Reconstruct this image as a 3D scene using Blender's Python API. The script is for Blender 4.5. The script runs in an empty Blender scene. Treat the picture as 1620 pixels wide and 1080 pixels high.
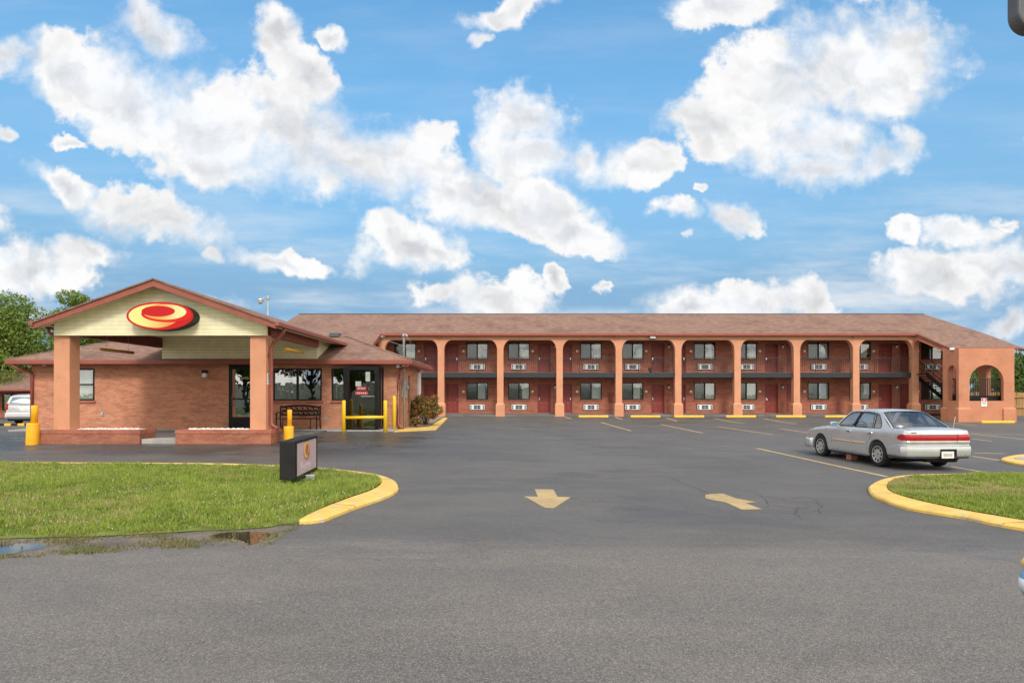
import bpy, bmesh, math, random
import numpy as np
from mathutils import Vector, Matrix
from mathutils.geometry import delaunay_2d_cdt

random.seed(7)
RNG = np.random.default_rng(11)
SC = bpy.context.scene
COL = SC.collection
R = math.radians

# ------------------------------------------------------------------ camera model
F, CX, HY, CZ = 1000.0, 810.0, 624.0, 1.45


def P(px, py, d):
    return Vector(((px - CX) * d / F, d, CZ + (HY - py) * d / F))


def smooth(t):
    t = min(1.0, max(0.0, t))
    return t * t * (3 - 2 * t)


LY = [-2000, 8.0, 13.5, 17.0, 20.0, 25.0, 2000]
LZ = [-.42, -.42, -.40, -.25, -.07, 0.0, 0.0]
RY = [-2000, 8.0, 13.0, 16.5, 30.0, 36.0, 38.0, 42.4, 2000]
RZ = [-.42, -.42, -.43, -.41, -.29, -.24, -.20, 0.0, 0.0]


def gz(x, y):
    a = float(np.interp(y, LY, LZ))
    b = float(np.interp(y, RY, RZ))
    t = smooth((x + 6.0) / 14.0)
    z = a * (1 - t) + b * t
    z -= .3 * smooth((-x - 20) / 4.0) * smooth((y - 26) / 6.0)
    return z


def G(px, py, lift=0.0):
    """the ground point a photo pixel shows"""
    lo, hi = 2.0, 400.0
    def f(d):
        return CZ - (py - HY) * d / F - (gz((px - CX) * d / F, d) + lift)
    d = lo
    step = .25
    while d < hi and f(d) > 0:
        d += step
    a, b = d - step, d
    for _ in range(40):
        m = (a + b) / 2
        if f(m) > 0:
            a = m
        else:
            b = m
    x = (px - CX) * a / F
    return Vector((x, a, gz(x, a) + lift))


# ------------------------------------------------------------------ mesh builder
class MB:
    def __init__(s):
        s.v, s.f, s.m, s.sm = [], [], [], []

    def add(s, vs, fs, m=0, smooth=False):
        o = len(s.v)
        s.v += [Vector(v) for v in vs]
        for f in fs:
            s.f.append([i + o for i in f])
            s.m.append(m)
            s.sm.append(smooth)

    def quad(s, a, b, c, d, m=0):
        s.add([a, b, c, d], [(0, 1, 2, 3)], m)

    def box(s, x0, x1, y0, y1, z0, z1, m=0):
        vs = [(x0, y0, z0), (x1, y0, z0), (x1, y1, z0), (x0, y1, z0), (x0, y0, z1), (x1, y0, z1), (x1, y1, z1), (x0, y1, z1)]
        s.add(vs, [(0, 3, 2, 1), (4, 5, 6, 7), (0, 1, 5, 4), (1, 2, 6, 5), (2, 3, 7, 6), (3, 0, 4, 7)], m)

    def bbox(s, x0, x1, y0, y1, z0, z1, b=.02, m=0, sm=False):
        """box with chamfered edges"""
        bm = bmesh.new()
        r = bmesh.ops.create_cube(bm, size=1)
        for v in bm.verts:
            v.co = Vector((x0 + (v.co.x + .5) * (x1 - x0), y0 + (v.co.y + .5) * (y1 - y0), z0 + (v.co.z + .5) * (z1 - z0)))
        bmesh.ops.bevel(bm, geom=list(bm.edges), offset=b, segments=2, affect='EDGES', profile=.5)
        bm.verts.ensure_lookup_table()
        s.add([v.co.copy() for v in bm.verts], [[v.index for v in f.verts] for f in bm.faces], m, sm)
        bm.free()

    def prism(s, pts, fn, w0, w1, m=0, caps=True, ms=None):
        n = len(pts)
        vs = [fn(a, b, w0) for a, b in pts] + [fn(a, b, w1) for a, b in pts]
        fs = []
        for i in range(n):
            j = (i + 1) % n
            fs.append((i, j, j + n, i + n))
        s.add(vs, fs, m if ms is None else ms)
        if caps:
            s.add(vs, [tuple(range(n)), tuple(range(2 * n - 1, n - 1, -1))], m)

    def tube(s, path, r, n=8, m=0, caps=True, sm=True):
        path = [Vector(p) for p in path]
        rr = r if isinstance(r, (list, tuple)) else [r] * len(path)
        vs, fs = [], []
        up0 = None
        for i, p in enumerate(path):
            if i == 0:
                t = path[1] - p
            elif i == len(path) - 1:
                t = p - path[i - 1]
            else:
                t = (path[i + 1] - p).normalized() + (p - path[i - 1]).normalized()
            t.normalize()
            if up0 is None:
                up0 = Vector((0, 0, 1)) if abs(t.z) < .9 else Vector((0, 1, 0))
            a = t.cross(up0)
            if a.length < 1e-4:
                a = t.orthogonal()
            a.normalize()
            b = t.cross(a).normalized()
            for k in range(n):
                an = 2 * math.pi * k / n
                vs.append(p + (a * math.cos(an) + b * math.sin(an)) * rr[i])
        for i in range(len(path) - 1):
            for k in range(n):
                k2 = (k + 1) % n
                fs.append((i * n + k, i * n + k2, (i + 1) * n + k2, (i + 1) * n + k))
        s.add(vs, fs, m, sm)
        if caps:
            s.add(vs, [tuple(range(n - 1, -1, -1)), tuple(range((len(path) - 1) * n, len(path) * n))], m)

    def lathe(s, prof, c=(0, 0, 0), axis='z', n=24, m=0, sm=True, closed=False):
        c = Vector(c)
        vs, fs = [], []
        for r, h in prof:
            for k in range(n):
                a = 2 * math.pi * k / n
                if axis == 'z':
                    vs.append(c + Vector((r * math.cos(a), r * math.sin(a), h)))
                elif axis == 'x':
                    vs.append(c + Vector((h, r * math.cos(a), r * math.sin(a))))
                else:
                    vs.append(c + Vector((r * math.cos(a), h, r * math.sin(a))))
        for i in range(len(prof) - 1):
            for k in range(n):
                k2 = (k + 1) % n
                fs.append((i * n + k, i * n + k2, (i + 1) * n + k2, (i + 1) * n + k))
        s.add(vs, fs, m, sm)
        s.add(vs, [tuple(range(n)), tuple(range((len(prof) - 1) * n, len(prof) * n))], m)

    def build(s, name, mats, parent=None, world=True, smooth_angle=None, recalc=True, uv=True, bevel=0):
        me = bpy.data.meshes.new(name)
        off = parent.matrix_world.translation.copy() if (parent is not None and world) else Vector((0, 0, 0))
        if parent is not None and world:
            q = parent
            off = Vector((0, 0, 0))
            while q is not None:
                off += q.location
                q = q.parent
        me.from_pydata([v - off for v in s.v], [], s.f)
        if not isinstance(mats, (list, tuple)):
            mats = [mats]
        for m in mats:
            me.materials.append(m)
        me.polygons.foreach_set('material_index', s.m)
        me.polygons.foreach_set('use_smooth', s.sm)
        bm = bmesh.new()
        bm.from_mesh(me)
        bmesh.ops.remove_doubles(bm, verts=bm.verts, dist=1e-5)
        if recalc:
            bmesh.ops.recalc_face_normals(bm, faces=bm.faces)
        if uv:
            ul = bm.loops.layers.uv.new('UVMap')
            Z = Vector((0, 0, 1))
            for f in bm.faces:
                f.normal_update()
                n = f.normal
                if abs(n.z) > .985 or n.length < .5:
                    h, w = Vector((1, 0, 0)), Vector((0, 1, 0))
                else:
                    h = Z.cross(n).normalized()
                    if abs(h.x) > .7 and h.x < 0 or abs(h.x) <= .7 and h.y < 0:
                        h = -h
                    w = n.cross(h)
                    if w.z < 0:
                        w = -w
                for l in f.loops:
                    q = l.vert.co + off
                    l[ul].uv = (q.dot(h), q.dot(w))
        bm.to_mesh(me)
        bm.free()
        o = bpy.data.objects.new(name, me)
        COL.objects.link(o)
        if parent is not None:
            o.parent = parent
        if smooth_angle is not None:
            me.polygons.foreach_set('use_smooth', [True] * len(me.polygons))
            me.set_sharp_from_angle(angle=R(smooth_angle))
        if bevel:
            md = o.modifiers.new('bevel', 'BEVEL')
            md.width = bevel
            md.segments = 2
            md.limit_method = 'ANGLE'
            md.angle_limit = R(40)
        return o


def tag(o, label=None, cat=None, group=None, kind=None):
    if label:
        o['label'] = label
    if cat:
        o['category'] = cat
    if group:
        o['group'] = group
    if kind:
        o['kind'] = kind
    return o


def thing(name, label, cat, loc=(0, 0, 0), rz=0, group=None):
    o = bpy.data.objects.new(name, None)
    o.empty_display_size = .3
    COL.objects.link(o)
    o.location = loc
    o.rotation_euler = (0, 0, rz)
    return tag(o, label, cat, group)


def dup(o, parent=None, loc=None):
    c = o.copy()
    COL.objects.link(c)
    c.parent = parent
    if loc is not None:
        c.location = loc
    for ch in list(o.children):
        dup(ch, c)
    return c


def struct(mb, name, mats, **k):
    return tag(mb.build(name, mats, **k), kind='structure')


def raw_mesh(name, verts, loops, nper, mats, uvs=None, parent=None, smooth=False):
    """fast mesh of equal-sided faces from numpy arrays"""
    me = bpy.data.meshes.new(name)
    nf = len(loops) // nper
    me.vertices.add(len(verts))
    me.vertices.foreach_set('co', np.asarray(verts, np.float32).ravel())
    me.loops.add(len(loops))
    me.loops.foreach_set('vertex_index', np.asarray(loops, np.int32))
    me.polygons.add(nf)
    me.polygons.foreach_set('loop_start', np.arange(0, len(loops), nper, dtype=np.int32))
    me.polygons.foreach_set('loop_total', np.full(nf, nper, np.int32))
    me.update(calc_edges=True)
    if uvs is not None:
        ul = me.uv_layers.new(name='UVMap')
        ul.data.foreach_set('uv', np.asarray(uvs, np.float32).ravel())
    for m in (mats if isinstance(mats, (list, tuple)) else [mats]):
        me.materials.append(m)
    me.validate()
    o = bpy.data.objects.new(name, me)
    COL.objects.link(o)
    o.parent = parent
    return o


def in_poly(x, y, poly):
    c = False
    n = len(poly)
    for i in range(n):
        x1, y1 = poly[i][0], poly[i][1]
        x2, y2 = poly[(i + 1) % n][0], poly[(i + 1) % n][1]
        if (y1 > y) != (y2 > y) and x < (x2 - x1) * (y - y1) / (y2 - y1) + x1:
            c = not c
    return c


def in_poly_np(x, y, poly):
    c = np.zeros(len(x), bool)
    n = len(poly)
    for i in range(n):
        x1, y1 = poly[i][0], poly[i][1]
        x2, y2 = poly[(i + 1) % n][0], poly[(i + 1) % n][1]
        if y1 == y2:
            continue
        k = ((y1 > y) != (y2 > y)) & (x < (x2 - x1) * (y - y1) / (y2 - y1) + x1)
        c ^= k
    return c


def cdt(outer, holes=(), inner=()):
    """triangles of a polygon with holes"""
    vs, es = [], []
    for poly in [outer] + list(holes):
        o = len(vs)
        vs += [Vector((p[0], p[1])) for p in poly]
        es += [(o + i, o + (i + 1) % len(poly)) for i in range(len(poly))]
    vs += [Vector((p[0], p[1])) for p in inner]
    V, E, Fc, _, _, _ = delaunay_2d_cdt(vs, es, [], 0, 1e-5)
    out = []
    for f in Fc:
        cx = sum(V[i].x for i in f) / len(f)
        cy = sum(V[i].y for i in f) / len(f)
        if in_poly(cx, cy, outer) and not any(in_poly(cx, cy, h) for h in holes):
            out.append(tuple(f))
    return [(v.x, v.y) for v in V], out


def sheet(mb, poly, zfn, step=None, m=0, sm=True):
    inner = []
    if step:
        xs = [p[0] for p in poly]
        ys = [p[1] for p in poly]
        y = min(ys) + step
        while y < max(ys):
            x = min(xs) + step
            while x < max(xs):
                if in_poly(x, y, poly):
                    inner.append((x, y))
                x += step
            y += step
    V, Fc = cdt(poly, (), inner)
    mb.add([(x, y, zfn(x, y)) for x, y in V], Fc, m, sm)


def resample(pts, n):
    pts = [Vector((p[0], p[1], 0)) for p in pts]
    # catmull-rom, then equal steps
    dense = []
    for i in range(len(pts) - 1):
        p0 = pts[max(0, i - 1)]
        p1, p2 = pts[i], pts[i + 1]
        p3 = pts[min(len(pts) - 1, i + 2)]
        for k in range(12):
            t = k / 12
            dense.append(.5 * ((2 * p1) + (p2 - p0) * t + (2 * p0 - 5 * p1 + 4 * p2 - p3) * t * t + (3 * p1 - p0 - 3 * p2 + p3) * t ** 3))
    dense.append(pts[-1])
    L = [0]
    for a, b in zip(dense, dense[1:]):
        L.append(L[-1] + (b - a).length)
    out = []
    j = 0
    for i in range(n):
        s = L[-1] * i / (n - 1)
        while j < len(L) - 2 and L[j + 1] < s:
            j += 1
        t = (s - L[j]) / max(1e-6, L[j + 1] - L[j])
        q = dense[j].lerp(dense[j + 1], t)
        out.append((q.x, q.y))
    return out


# ------------------------------------------------------------------ materials
class NT:
    def __init__(s, name):
        s.mat = bpy.data.materials.new(name)
        s.mat.use_nodes = True
        s.t = s.mat.node_tree
        s.t.nodes.clear()
        s.out = s.n('ShaderNodeOutputMaterial')

    def n(s, typ, **k):
        nd = s.t.nodes.new(typ)
        for a, b in k.items():
            setattr(nd, a, b)
        return nd

    def set(s, sock, val):
        if hasattr(val, 'is_linked') or isinstance(val, bpy.types.NodeSocket):
            s.t.links.new(val, sock)
        else:
            if sock.type == 'RGBA' and len(val) == 3:
                val = (*val, 1)
            sock.default_value = val

    def math(s, op, a, b=None, c=None, clamp=False):
        nd = s.n('ShaderNodeMath', operation=op, use_clamp=clamp)
        s.set(nd.inputs[0], a)
        if b is not None:
            s.set(nd.inputs[1], b)
        if c is not None:
            s.set(nd.inputs[2], c)
        return nd.outputs[0]

    def mix(s, f, a, b, mode='MIX'):
        nd = s.n('ShaderNodeMix', data_type='RGBA', blend_type=mode, clamp_factor=True)
        s.set(nd.inputs[0], f)
        s.set(nd.inputs[6], a)
        s.set(nd.inputs[7], b)
        return nd.outputs[2]

    def ramp(s, v, a, b, c=0.0, d=1.0):
        nd = s.n('ShaderNodeMapRange', interpolation_type='SMOOTHSTEP')
        s.set(nd.inputs[0], v)
        nd.inputs[1].default_value, nd.inputs[2].default_value = a, b
        nd.inputs[3].default_value, nd.inputs[4].default_value = c, d
        return nd.outputs[0]

    def noise(s, vec, scale, detail=3, rough=.55, col=False, dist=0.0):
        nd = s.n('ShaderNodeTexNoise')
        s.set(nd.inputs['Vector'], vec)
        nd.inputs['Scale'].default_value = scale
        nd.inputs['Detail'].default_value = detail
        nd.inputs['Roughness'].default_value = rough
        nd.inputs['Distortion'].default_value = dist
        return nd.outputs['Color' if col else 'Fac']

    def pos(s):
        return s.n('ShaderNodeNewGeometry').outputs['Position']

    def uvm(s):
        return s.n('ShaderNodeTexCoord').outputs['UV']

    def obj(s):
        return s.n('ShaderNodeTexCoord').outputs['Object']

    def scalev(s, v, sc):
        nd = s.n('ShaderNodeVectorMath', operation='MULTIPLY')
        s.set(nd.inputs[0], v)
        nd.inputs[1].default_value = sc
        return nd.outputs[0]

    def bump(s, h, strength=.3, dist=.02):
        nd = s.n('ShaderNodeBump')
        nd.inputs['Strength'].default_value = strength
        nd.inputs['Distance'].default_value = dist
        s.set(nd.inputs['Height'], h)
        return nd.outputs[0]

    def bsdf(s, color, rough=.6, metallic=0.0, normal=None, spec=.5, coat=0.0, emis=None, emis_s=0.0):
        b = s.n('ShaderNodeBsdfPrincipled')
        s.set(b.inputs['Base Color'], color)
        s.set(b.inputs['Roughness'], rough)
        s.set(b.inputs['Metallic'], metallic)
        s.set(b.inputs['Specular IOR Level'], spec)
        if coat:
            b.inputs['Coat Weight'].default_value = coat
            b.inputs['Coat Roughness'].default_value = .05
        if normal is not None:
            s.set(b.inputs['Normal'], normal)
        if emis is not None:
            s.set(b.inputs['Emission Color'], emis)
            b.inputs['Emission Strength'].default_value = emis_s
        s.t.links.new(b.outputs[0], s.out.inputs[0])
        return b


def paint(name, col, rough=.6, var=.12, scale=3.0, metallic=0.0, dirt=0.0, spec=.5, coat=0, fine=0.0):
    """a painted or bare surface with mottling and a little wear"""
    t = NT(name)
    p = t.pos()
    n1 = t.noise(p, scale, 5)
    c = t.mix(t.ramp(n1, .3, .7), [x * (1 - var) for x in col], [min(1, x * (1 + var)) for x in col])
    if dirt:
        n2 = t.noise(p, scale * 2.3, 6, .65)
        c = t.mix(t.ramp(n2, .52, .75, 0, dirt), c, (.06, .05, .04))
    nrm = None
    if fine:
        nrm = t.bump(t.noise(p, 90, 3), fine, .01)
    t.bsdf(c, t.ramp(n1, .2, .8, max(.02, rough - .06), min(1, rough + .06)), metallic, nrm, spec, coat)
    return t.mat


def brick_mat(name, c1, c2, mortar, bw=.205, rh=.0677, stain=.16, ms=.009):
    t = NT(name)
    uv = t.uvm()
    b = t.n('ShaderNodeTexBrick')
    t.set(b.inputs['Vector'], uv)
    t.set(b.inputs['Color1'], c1)
    t.set(b.inputs['Color2'], c2)
    t.set(b.inputs['Mortar'], mortar)
    b.inputs['Scale'].default_value = 1
    b.inputs['Mortar Size'].default_value = ms
    b.inputs['Mortar Smooth'].default_value = .2
    b.inputs['Bias'].default_value = -.1
    b.inputs['Brick Width'].default_value = bw
    b.inputs['Row Height'].default_value = rh
    p = t.pos()
    big = t.noise(p, .9, 4)
    c = t.mix(t.ramp(big, .3, .7, 0, .45), b.outputs['Color'], (c1[0] * 1.25, c1[1] * 1.25, c1[2] * 1.2))
    mid = t.noise(t.scalev(uv, (1.6, 4.5, 1)), 1.0, 5, .7)
    c = t.mix(t.ramp(mid, .42, .70, 0, .55), c, (c2[0] * .62, c2[1] * .66, c2[2] * .7))
    c = t.mix(t.ramp(mid, .50, .30, 0, .40), c, (c1[0] * 1.05, c1[1] * 1.35, c1[2] * 1.45))
    fine = t.noise(p, 23, 4, .7)
    c = t.mix(t.ramp(fine, .45, .8, 0, stain), c, (.05, .03, .025))
    chip = t.noise(t.scalev(uv, (5, 14, 1)), 1.0, 1)
    c = t.mix(t.ramp(chip, .70, .76, 0, .8), c, (c1[0] * .35, c1[1] * .35, c1[2] * .4))
    t.bsdf(c, .85, 0, t.bump(t.math('SUBTRACT', 1.0, b.outputs['Fac']), .35, .008), .25)
    return t.mat


def shingle_mat(name, c1, c2, c3):
    t = NT(name)
    uv = t.uvm()
    wob = t.n('ShaderNodeVectorMath', operation='ADD')
    t.set(wob.inputs[0], uv)
    t.set(wob.inputs[1], t.scalev(t.noise(uv, 1.3, 2, col=True), (.05, .05, 0)))
    b = t.n('ShaderNodeTexBrick')
    t.set(b.inputs['Vector'], wob.outputs[0])
    t.set(b.inputs['Color1'], c1)
    t.set(b.inputs['Color2'], c2)
    t.set(b.inputs['Mortar'], [x * .55 for x in c1])
    b.inputs['Scale'].default_value = 1
    b.inputs['Mortar Size'].default_value = .006
    b.inputs['Mortar Smooth'].default_value = .6
    b.inputs['Brick Width'].default_value = .33
    b.inputs['Row Height'].default_value = .145
    b.offset = .37
    p = t.pos()
    c = t.mix(t.ramp(t.noise(t.scalev(uv, (1.0, 2.6, 1)), 2.3, 5, .75), .40, .64, 0, .9), b.outputs['Color'], c3)
    c = t.mix(t.ramp(t.noise(p, .55, 6, .68), .46, .70, 0, .65), c, (c2[0] * .66, c2[1] * .68, c2[2] * .74))
    c = t.mix(t.ramp(t.noise(p, 40, 2, .7), .3, .8, 0, .35), c, (.1, .07, .065))
    t.bsdf(c, .95, 0, t.bump(t.math('SUBTRACT', 1.0, b.outputs['Fac']), .4, .01), .2)
    return t.mat


def siding_mat(name, col):
    t = NT(name)
    uv = t.uvm()
    sp = t.n('ShaderNodeSeparateXYZ')
    t.set(sp.inputs[0], uv)
    fr = t.math('FRACT', t.math('DIVIDE', sp.outputs[1], .125))
    n = t.noise(t.pos(), 4, 4)
    c = t.mix(t.ramp(n, .3, .75), [x * .93 for x in col], [min(1, x * 1.05) for x in col])
    c = t.mix(t.ramp(fr, .0, .13, .52, 0), c, (.22, .18, .10))
    t.bsdf(c, .5, 0, t.bump(fr, .9, .012), .4)
    return t.mat


def asphalt_mat(name, base, tint, grain, wet, crack, coarse=75):
    t = NT(name)
    p = t.pos()
    big = t.noise(p, .16, 5, .6)
    mid = t.noise(t.scalev(p, (.5, 1.2, 1)), 1.1, 6, .65)
    fine = t.noise(p, coarse, 2, .7)
    fine2 = t.noise(p, coarse * .55, 3, .75)
    c = t.mix(t.ramp(big, .35, .68), [x * .74 for x in base], base)
    c = t.mix(t.ramp(mid, .35, .75, 0, .6), c, tint)
    c = t.mix(t.ramp(fine, .46, .72, 0, grain), c, [min(1, x * 2.6) for x in tint])
    c = t.mix(t.ramp(fine2, .56, .34, 0, grain), c, [x * .25 for x in base])
    if wet:
        sy = t.n('ShaderNodeSeparateXYZ')
        t.set(sy.inputs[0], p)
        g = t.math('ADD', sy.outputs[1], t.math('MULTIPLY', t.noise(t.scalev(p, (.35, 1, 1)), 1.3, 6, .7), 3.2))
        gf = t.ramp(g, 10.2, 8.3)
        gc = t.mix(t.ramp(fine, .46, .72, 0, .6), (.148, .130, .114), (.38, .34, .30))
        c = t.mix(gf, c, t.mix(t.ramp(fine2, .56, .34, 0, .5), gc, (.04, .036, .034)))
    rough = t.ramp(mid, .3, .7, .55, .78)
    if wet:
        w = t.noise(t.scalev(p, (.6, 1.0, 1)), .55, 6, .68)
        wm = t.ramp(w, .50, .72, 0, 1)
        # damp film lies thickest along the drive in front of the office
        sp = t.n('ShaderNodeSeparateXYZ')
        t.set(sp.inputs[0], p)
        near = t.math('MULTIPLY', t.ramp(sp.outputs[1], 15.0, 19.0), t.ramp(sp.outputs[1], 27, 22))
        left = t.ramp(sp.outputs[0], 2.0, -5.0)
        wm = t.math('MAXIMUM', t.math('MULTIPLY', wm, wet), t.math('MULTIPLY', t.math('MULTIPLY', near, left), t.ramp(w, .32, .6, .15, .95)))
        c = t.mix(wm, c, t.mix(.72, c, (.012, .013, .016)))
        rough = t.math('SUBTRACT', rough, t.math('MULTIPLY', wm, .42))
    h = t.math('ADD', t.math('MULTIPLY', fine, .6), fine2)
    if crack:
        wv = t.n('ShaderNodeVectorMath', operation='ADD')
        t.set(wv.inputs[0], p)
        t.set(wv.inputs[1], t.scalev(t.noise(p, 1.4, 4, col=True), (1.1, 1.1, 0)))
        vo = t.n('ShaderNodeTexVoronoi', feature='DISTANCE_TO_EDGE')
        t.set(vo.inputs['Vector'], wv.outputs[0])
        vo.inputs['Scale'].default_value = .42
        msk = t.ramp(t.noise(p, .23, 3), .50, .60)
        line = t.math('MULTIPLY', t.ramp(vo.outputs['Distance'], .004, .012, 1, 0), msk)
        c = t.mix(t.math('MULTIPLY', line, crack), c, (.015, .014, .013))
        vo2 = t.n('ShaderNodeTexVoronoi', feature='DISTANCE_TO_EDGE')
        t.set(vo2.inputs['Vector'], wv.outputs[0])
        vo2.inputs['Scale'].default_value = 2.3
        msk2 = t.ramp(t.noise(p, .5, 2), .60, .66)
        line2 = t.math('MULTIPLY', t.ramp(vo2.outputs['Distance'], .006, .022, 1, 0), msk2)
        c = t.mix(t.math('MULTIPLY', line2, crack * .8), c, (.02, .018, .017))
        # tar spots
        tar = t.noise(p, .9, 2, .4)
        c = t.mix(t.ramp(tar, .72, .76, 0, .5 if wet else .0), c, (.02, .02, .022))
    t.bsdf(c, rough, 0, t.bump(h, .5, .012), .5)
    return t.mat


def glass_mat(name, tint=(.6, .63, .63), refl=.16, rough=.01, gcol=(.9, .93, .95)):
    t = NT(name)
    tr = t.n('ShaderNodeBsdfTransparent')
    t.set(tr.inputs[0], tint)
    gl = t.n('ShaderNodeBsdfGlossy')
    t.set(gl.inputs[0], gcol)
    t.set(gl.inputs['Roughness'], rough)
    nrm = t.bump(t.noise(t.pos(), 1.7, 2), .04, .05)
    t.set(gl.inputs['Normal'], nrm)
    lw = t.n('ShaderNodeLayerWeight')
    lw.inputs[0].default_value = .35
    f = t.math('ADD', t.math('MULTIPLY', lw.outputs['Fresnel'], .8), refl, clamp=True)
    mx = t.n('ShaderNodeMixShader')
    t.set(mx.inputs[0], f)
    t.t.links.new(tr.outputs[0], mx.inputs[1])
    t.t.links.new(gl.outputs[0], mx.inputs[2])
    t.t.links.new(mx.outputs[0], t.out.inputs[0])
    return t.mat


def leaf_mat(name, cols, trans=.35):
    """cols: dark, mid, light; UV.x is a leaf's own shade, UV.y its clump's"""
    t = NT(name)
    sp = t.n('ShaderNodeSeparateXYZ')
    t.set(sp.inputs[0], t.uvm())
    c = t.mix(sp.outputs[1], cols[0], cols[1])
    c = t.mix(t.ramp(sp.outputs[0], .3, 1.0, 0, .85), c, cols[2])
    if len(cols) > 3:
        c = t.mix(t.ramp(sp.outputs[0], cols[3], cols[3] + .02), c, cols[4])
    d = t.n('ShaderNodeBsdfPrincipled')
    t.set(d.inputs['Base Color'], c)
    d.inputs['Roughness'].default_value = .55
    d.inputs['Specular IOR Level'].default_value = .3
    tl = t.n('ShaderNodeBsdfTranslucent')
    t.set(tl.inputs[0], t.mix(.5, c, (.16, .22, .02)))
    mx = t.n('ShaderNodeMixShader')
    mx.inputs[0].default_value = trans
    t.t.links.new(d.outputs[0], mx.inputs[1])
    t.t.links.new(tl.outputs[0], mx.inputs[2])
    t.t.links.new(mx.outputs[0], t.out.inputs[0])
    return t.mat


def kerb_paint(name):
    t = NT(name)
    p = t.pos()
    n1 = t.noise(p, 2.2, 6, .65)
    c = t.mix(t.ramp(n1, .3, .7), (.60, .375, .075), (.72, .49, .14))
    w = t.noise(p, 5.5, 6, .7)
    c = t.mix(t.ramp(w, .54, .62, 0, .85), c, (.42, .36, .27))
    c = t.mix(t.ramp(t.noise(t.scalev(p, (1, 1, .2)), 3.1, 7, .72), .55, .72, 0, .55), c, (.30, .20, .07))
    c = t.mix(t.ramp(t.noise(p, 14, 5, .7), .62, .75, 0, .6), c, (.13, .10, .06))
    t.bsdf(c, .75, 0, t.bump(w, .3, .01), .3)
    return t.mat


def faded_paint(name, col, wear=.5, under=(.10, .095, .09)):
    t = NT(name)
    p = t.pos()
    w = t.noise(p, 9, 6, .75)
    w2 = t.noise(p, 60, 3, .7)
    c = t.mix(t.ramp(t.noise(p, 1.6, 3), .3, .7), [x * .85 for x in col], col)
    c = t.mix(t.ramp(w, .52, .72, 0, wear), c, under)
    c = t.mix(t.ramp(w2, .5, .72, 0, wear * .8), c, under)
    t.bsdf(c, .8, 0, t.bump(w2, .4, .01), .3)
    return t.mat


M = {}
M['peach'] = paint('peach_stucco', (.58, .270, .155), .85, .07, 1.2, dirt=.18, spec=.2, fine=.25)
M['porch'] = paint('darker_peach_stucco', (.50, .215, .122), .88, .08, 1.0, dirt=.22, spec=.2, fine=.25)  # porch stucco, an even tone darker than the column peach
M['office_brick'] = brick_mat('orange_brick', (.545, .215, .122), (.37, .140, .080), (.50, .31, .20))
M['motel_brick'] = brick_mat('red_brick', (.395, .122, .072), (.26, .078, .047), (.40, .22, .155), ms=.008)
M['planter_brick'] = brick_mat('planter_brick', (.40, .14, .08), (.28, .085, .05), (.22, .13, .09), stain=.5)
M['soldier_brick'] = brick_mat('soldier_brick', (.38, .125, .075), (.30, .09, .055), (.30, .17, .12), bw=.0677, rh=.21)
M['shingle'] = shingle_mat('roof_shingles', (.225, .124, .088), (.172, .096, .073), (.315, .20, .152))
M['trim'] = paint('red_brown_trim', (.27, .075, .050), .45, .10, 3, dirt=.05, spec=.4)
M['trim_shaded'] = paint('shaded_red_beam', (.13, .028, .02), .5, .1, 3, spec=.35)  # trim red darkened: the left beam's shade is in the colour
M['door'] = paint('oxblood_door', (.235, .040, .030), .45, .06, 4, spec=.4)
M['siding'] = siding_mat('cream_siding', (.83, .755, .49))
M['soffit'] = paint('cream_soffit', (.74, .66, .44), .6, .05, 3)
M['black'] = paint('black_metal', (.009, .009, .010), .42, .15, 6, spec=.22)
M['cabinet'] = paint('dull_black_cabinet', (.016, .015, .014), .6, .15, 4, dirt=.2, spec=.25)
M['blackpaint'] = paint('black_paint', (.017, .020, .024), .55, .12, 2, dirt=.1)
M['rail'] = paint('dark_rail', (.03, .022, .02), .5, .1, 8)
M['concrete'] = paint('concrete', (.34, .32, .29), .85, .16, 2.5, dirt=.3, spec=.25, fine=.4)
M['concrete_dark'] = paint('dark_concrete', (.13, .125, .12), .6, .2, 2.0, dirt=.3, spec=.4, fine=.4)  # darker, smoother concrete of the covered floors
M['yellow'] = paint('yellow_paint', (.80, .50, .012), .42, .05, 3, dirt=.08)
M['orange_yellow'] = paint('orange_yellow_paint', (.80, .385, .008), .42, .06, 4, dirt=.10)
M['stop_yellow'] = paint('wheel_stop_yellow', (.80, .42, .02), .6, .1, 4, dirt=.2)
M['white'] = paint('white_plastic', (.74, .74, .71), .45, .04, 3, dirt=.06)
M['plate'] = paint('plate_white', (.72, .66, .60), .5, .05, 8)
M['grey_metal'] = paint('galvanised', (.42, .43, .42), .42, .15, 4, metallic=.6, dirt=.12)
M['dark_grey'] = paint('dark_grey_metal', (.075, .072, .08), .5, .15, 4)
M['chrome'] = paint('chrome', (.75, .74, .72), .15, .05, 4, metallic=1.0)
M['curtain'] = paint('curtain_cloth', (.80, .79, .74), .9, .05, 4, spec=.1)
M['curtain_beige'] = paint('beige_curtain_cloth', (.72, .68, .58), .9, .06, 4, spec=.1)
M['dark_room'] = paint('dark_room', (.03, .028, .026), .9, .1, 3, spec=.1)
M['glass'] = glass_mat('window_glass', (.90, .92, .91), .06)
M['screen'] = glass_mat('screened_glass', (.52, .54, .52), .04, .08)
M['office_glass'] = glass_mat('office_glass', (.05, .055, .055), .30, .006)
M['door_glass'] = glass_mat('door_glass', (.5, .52, .52), .16, .006)
M['car_glass'] = glass_mat('car_glass', (.86, .88, .87), .10, .01)
M['car_paint'] = paint('silver_car_paint', (.56, .565, .565), .30, .03, 1.5, metallic=.55, coat=.35, dirt=.04)
M['van_paint'] = paint('silver_van_paint', (.62, .62, .62), .3, .03, 1.5, metallic=.4, coat=.5)
M['rubber'] = paint('rubber', (.018, .018, .018), .8, .2, 12, spec=.3)
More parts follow.
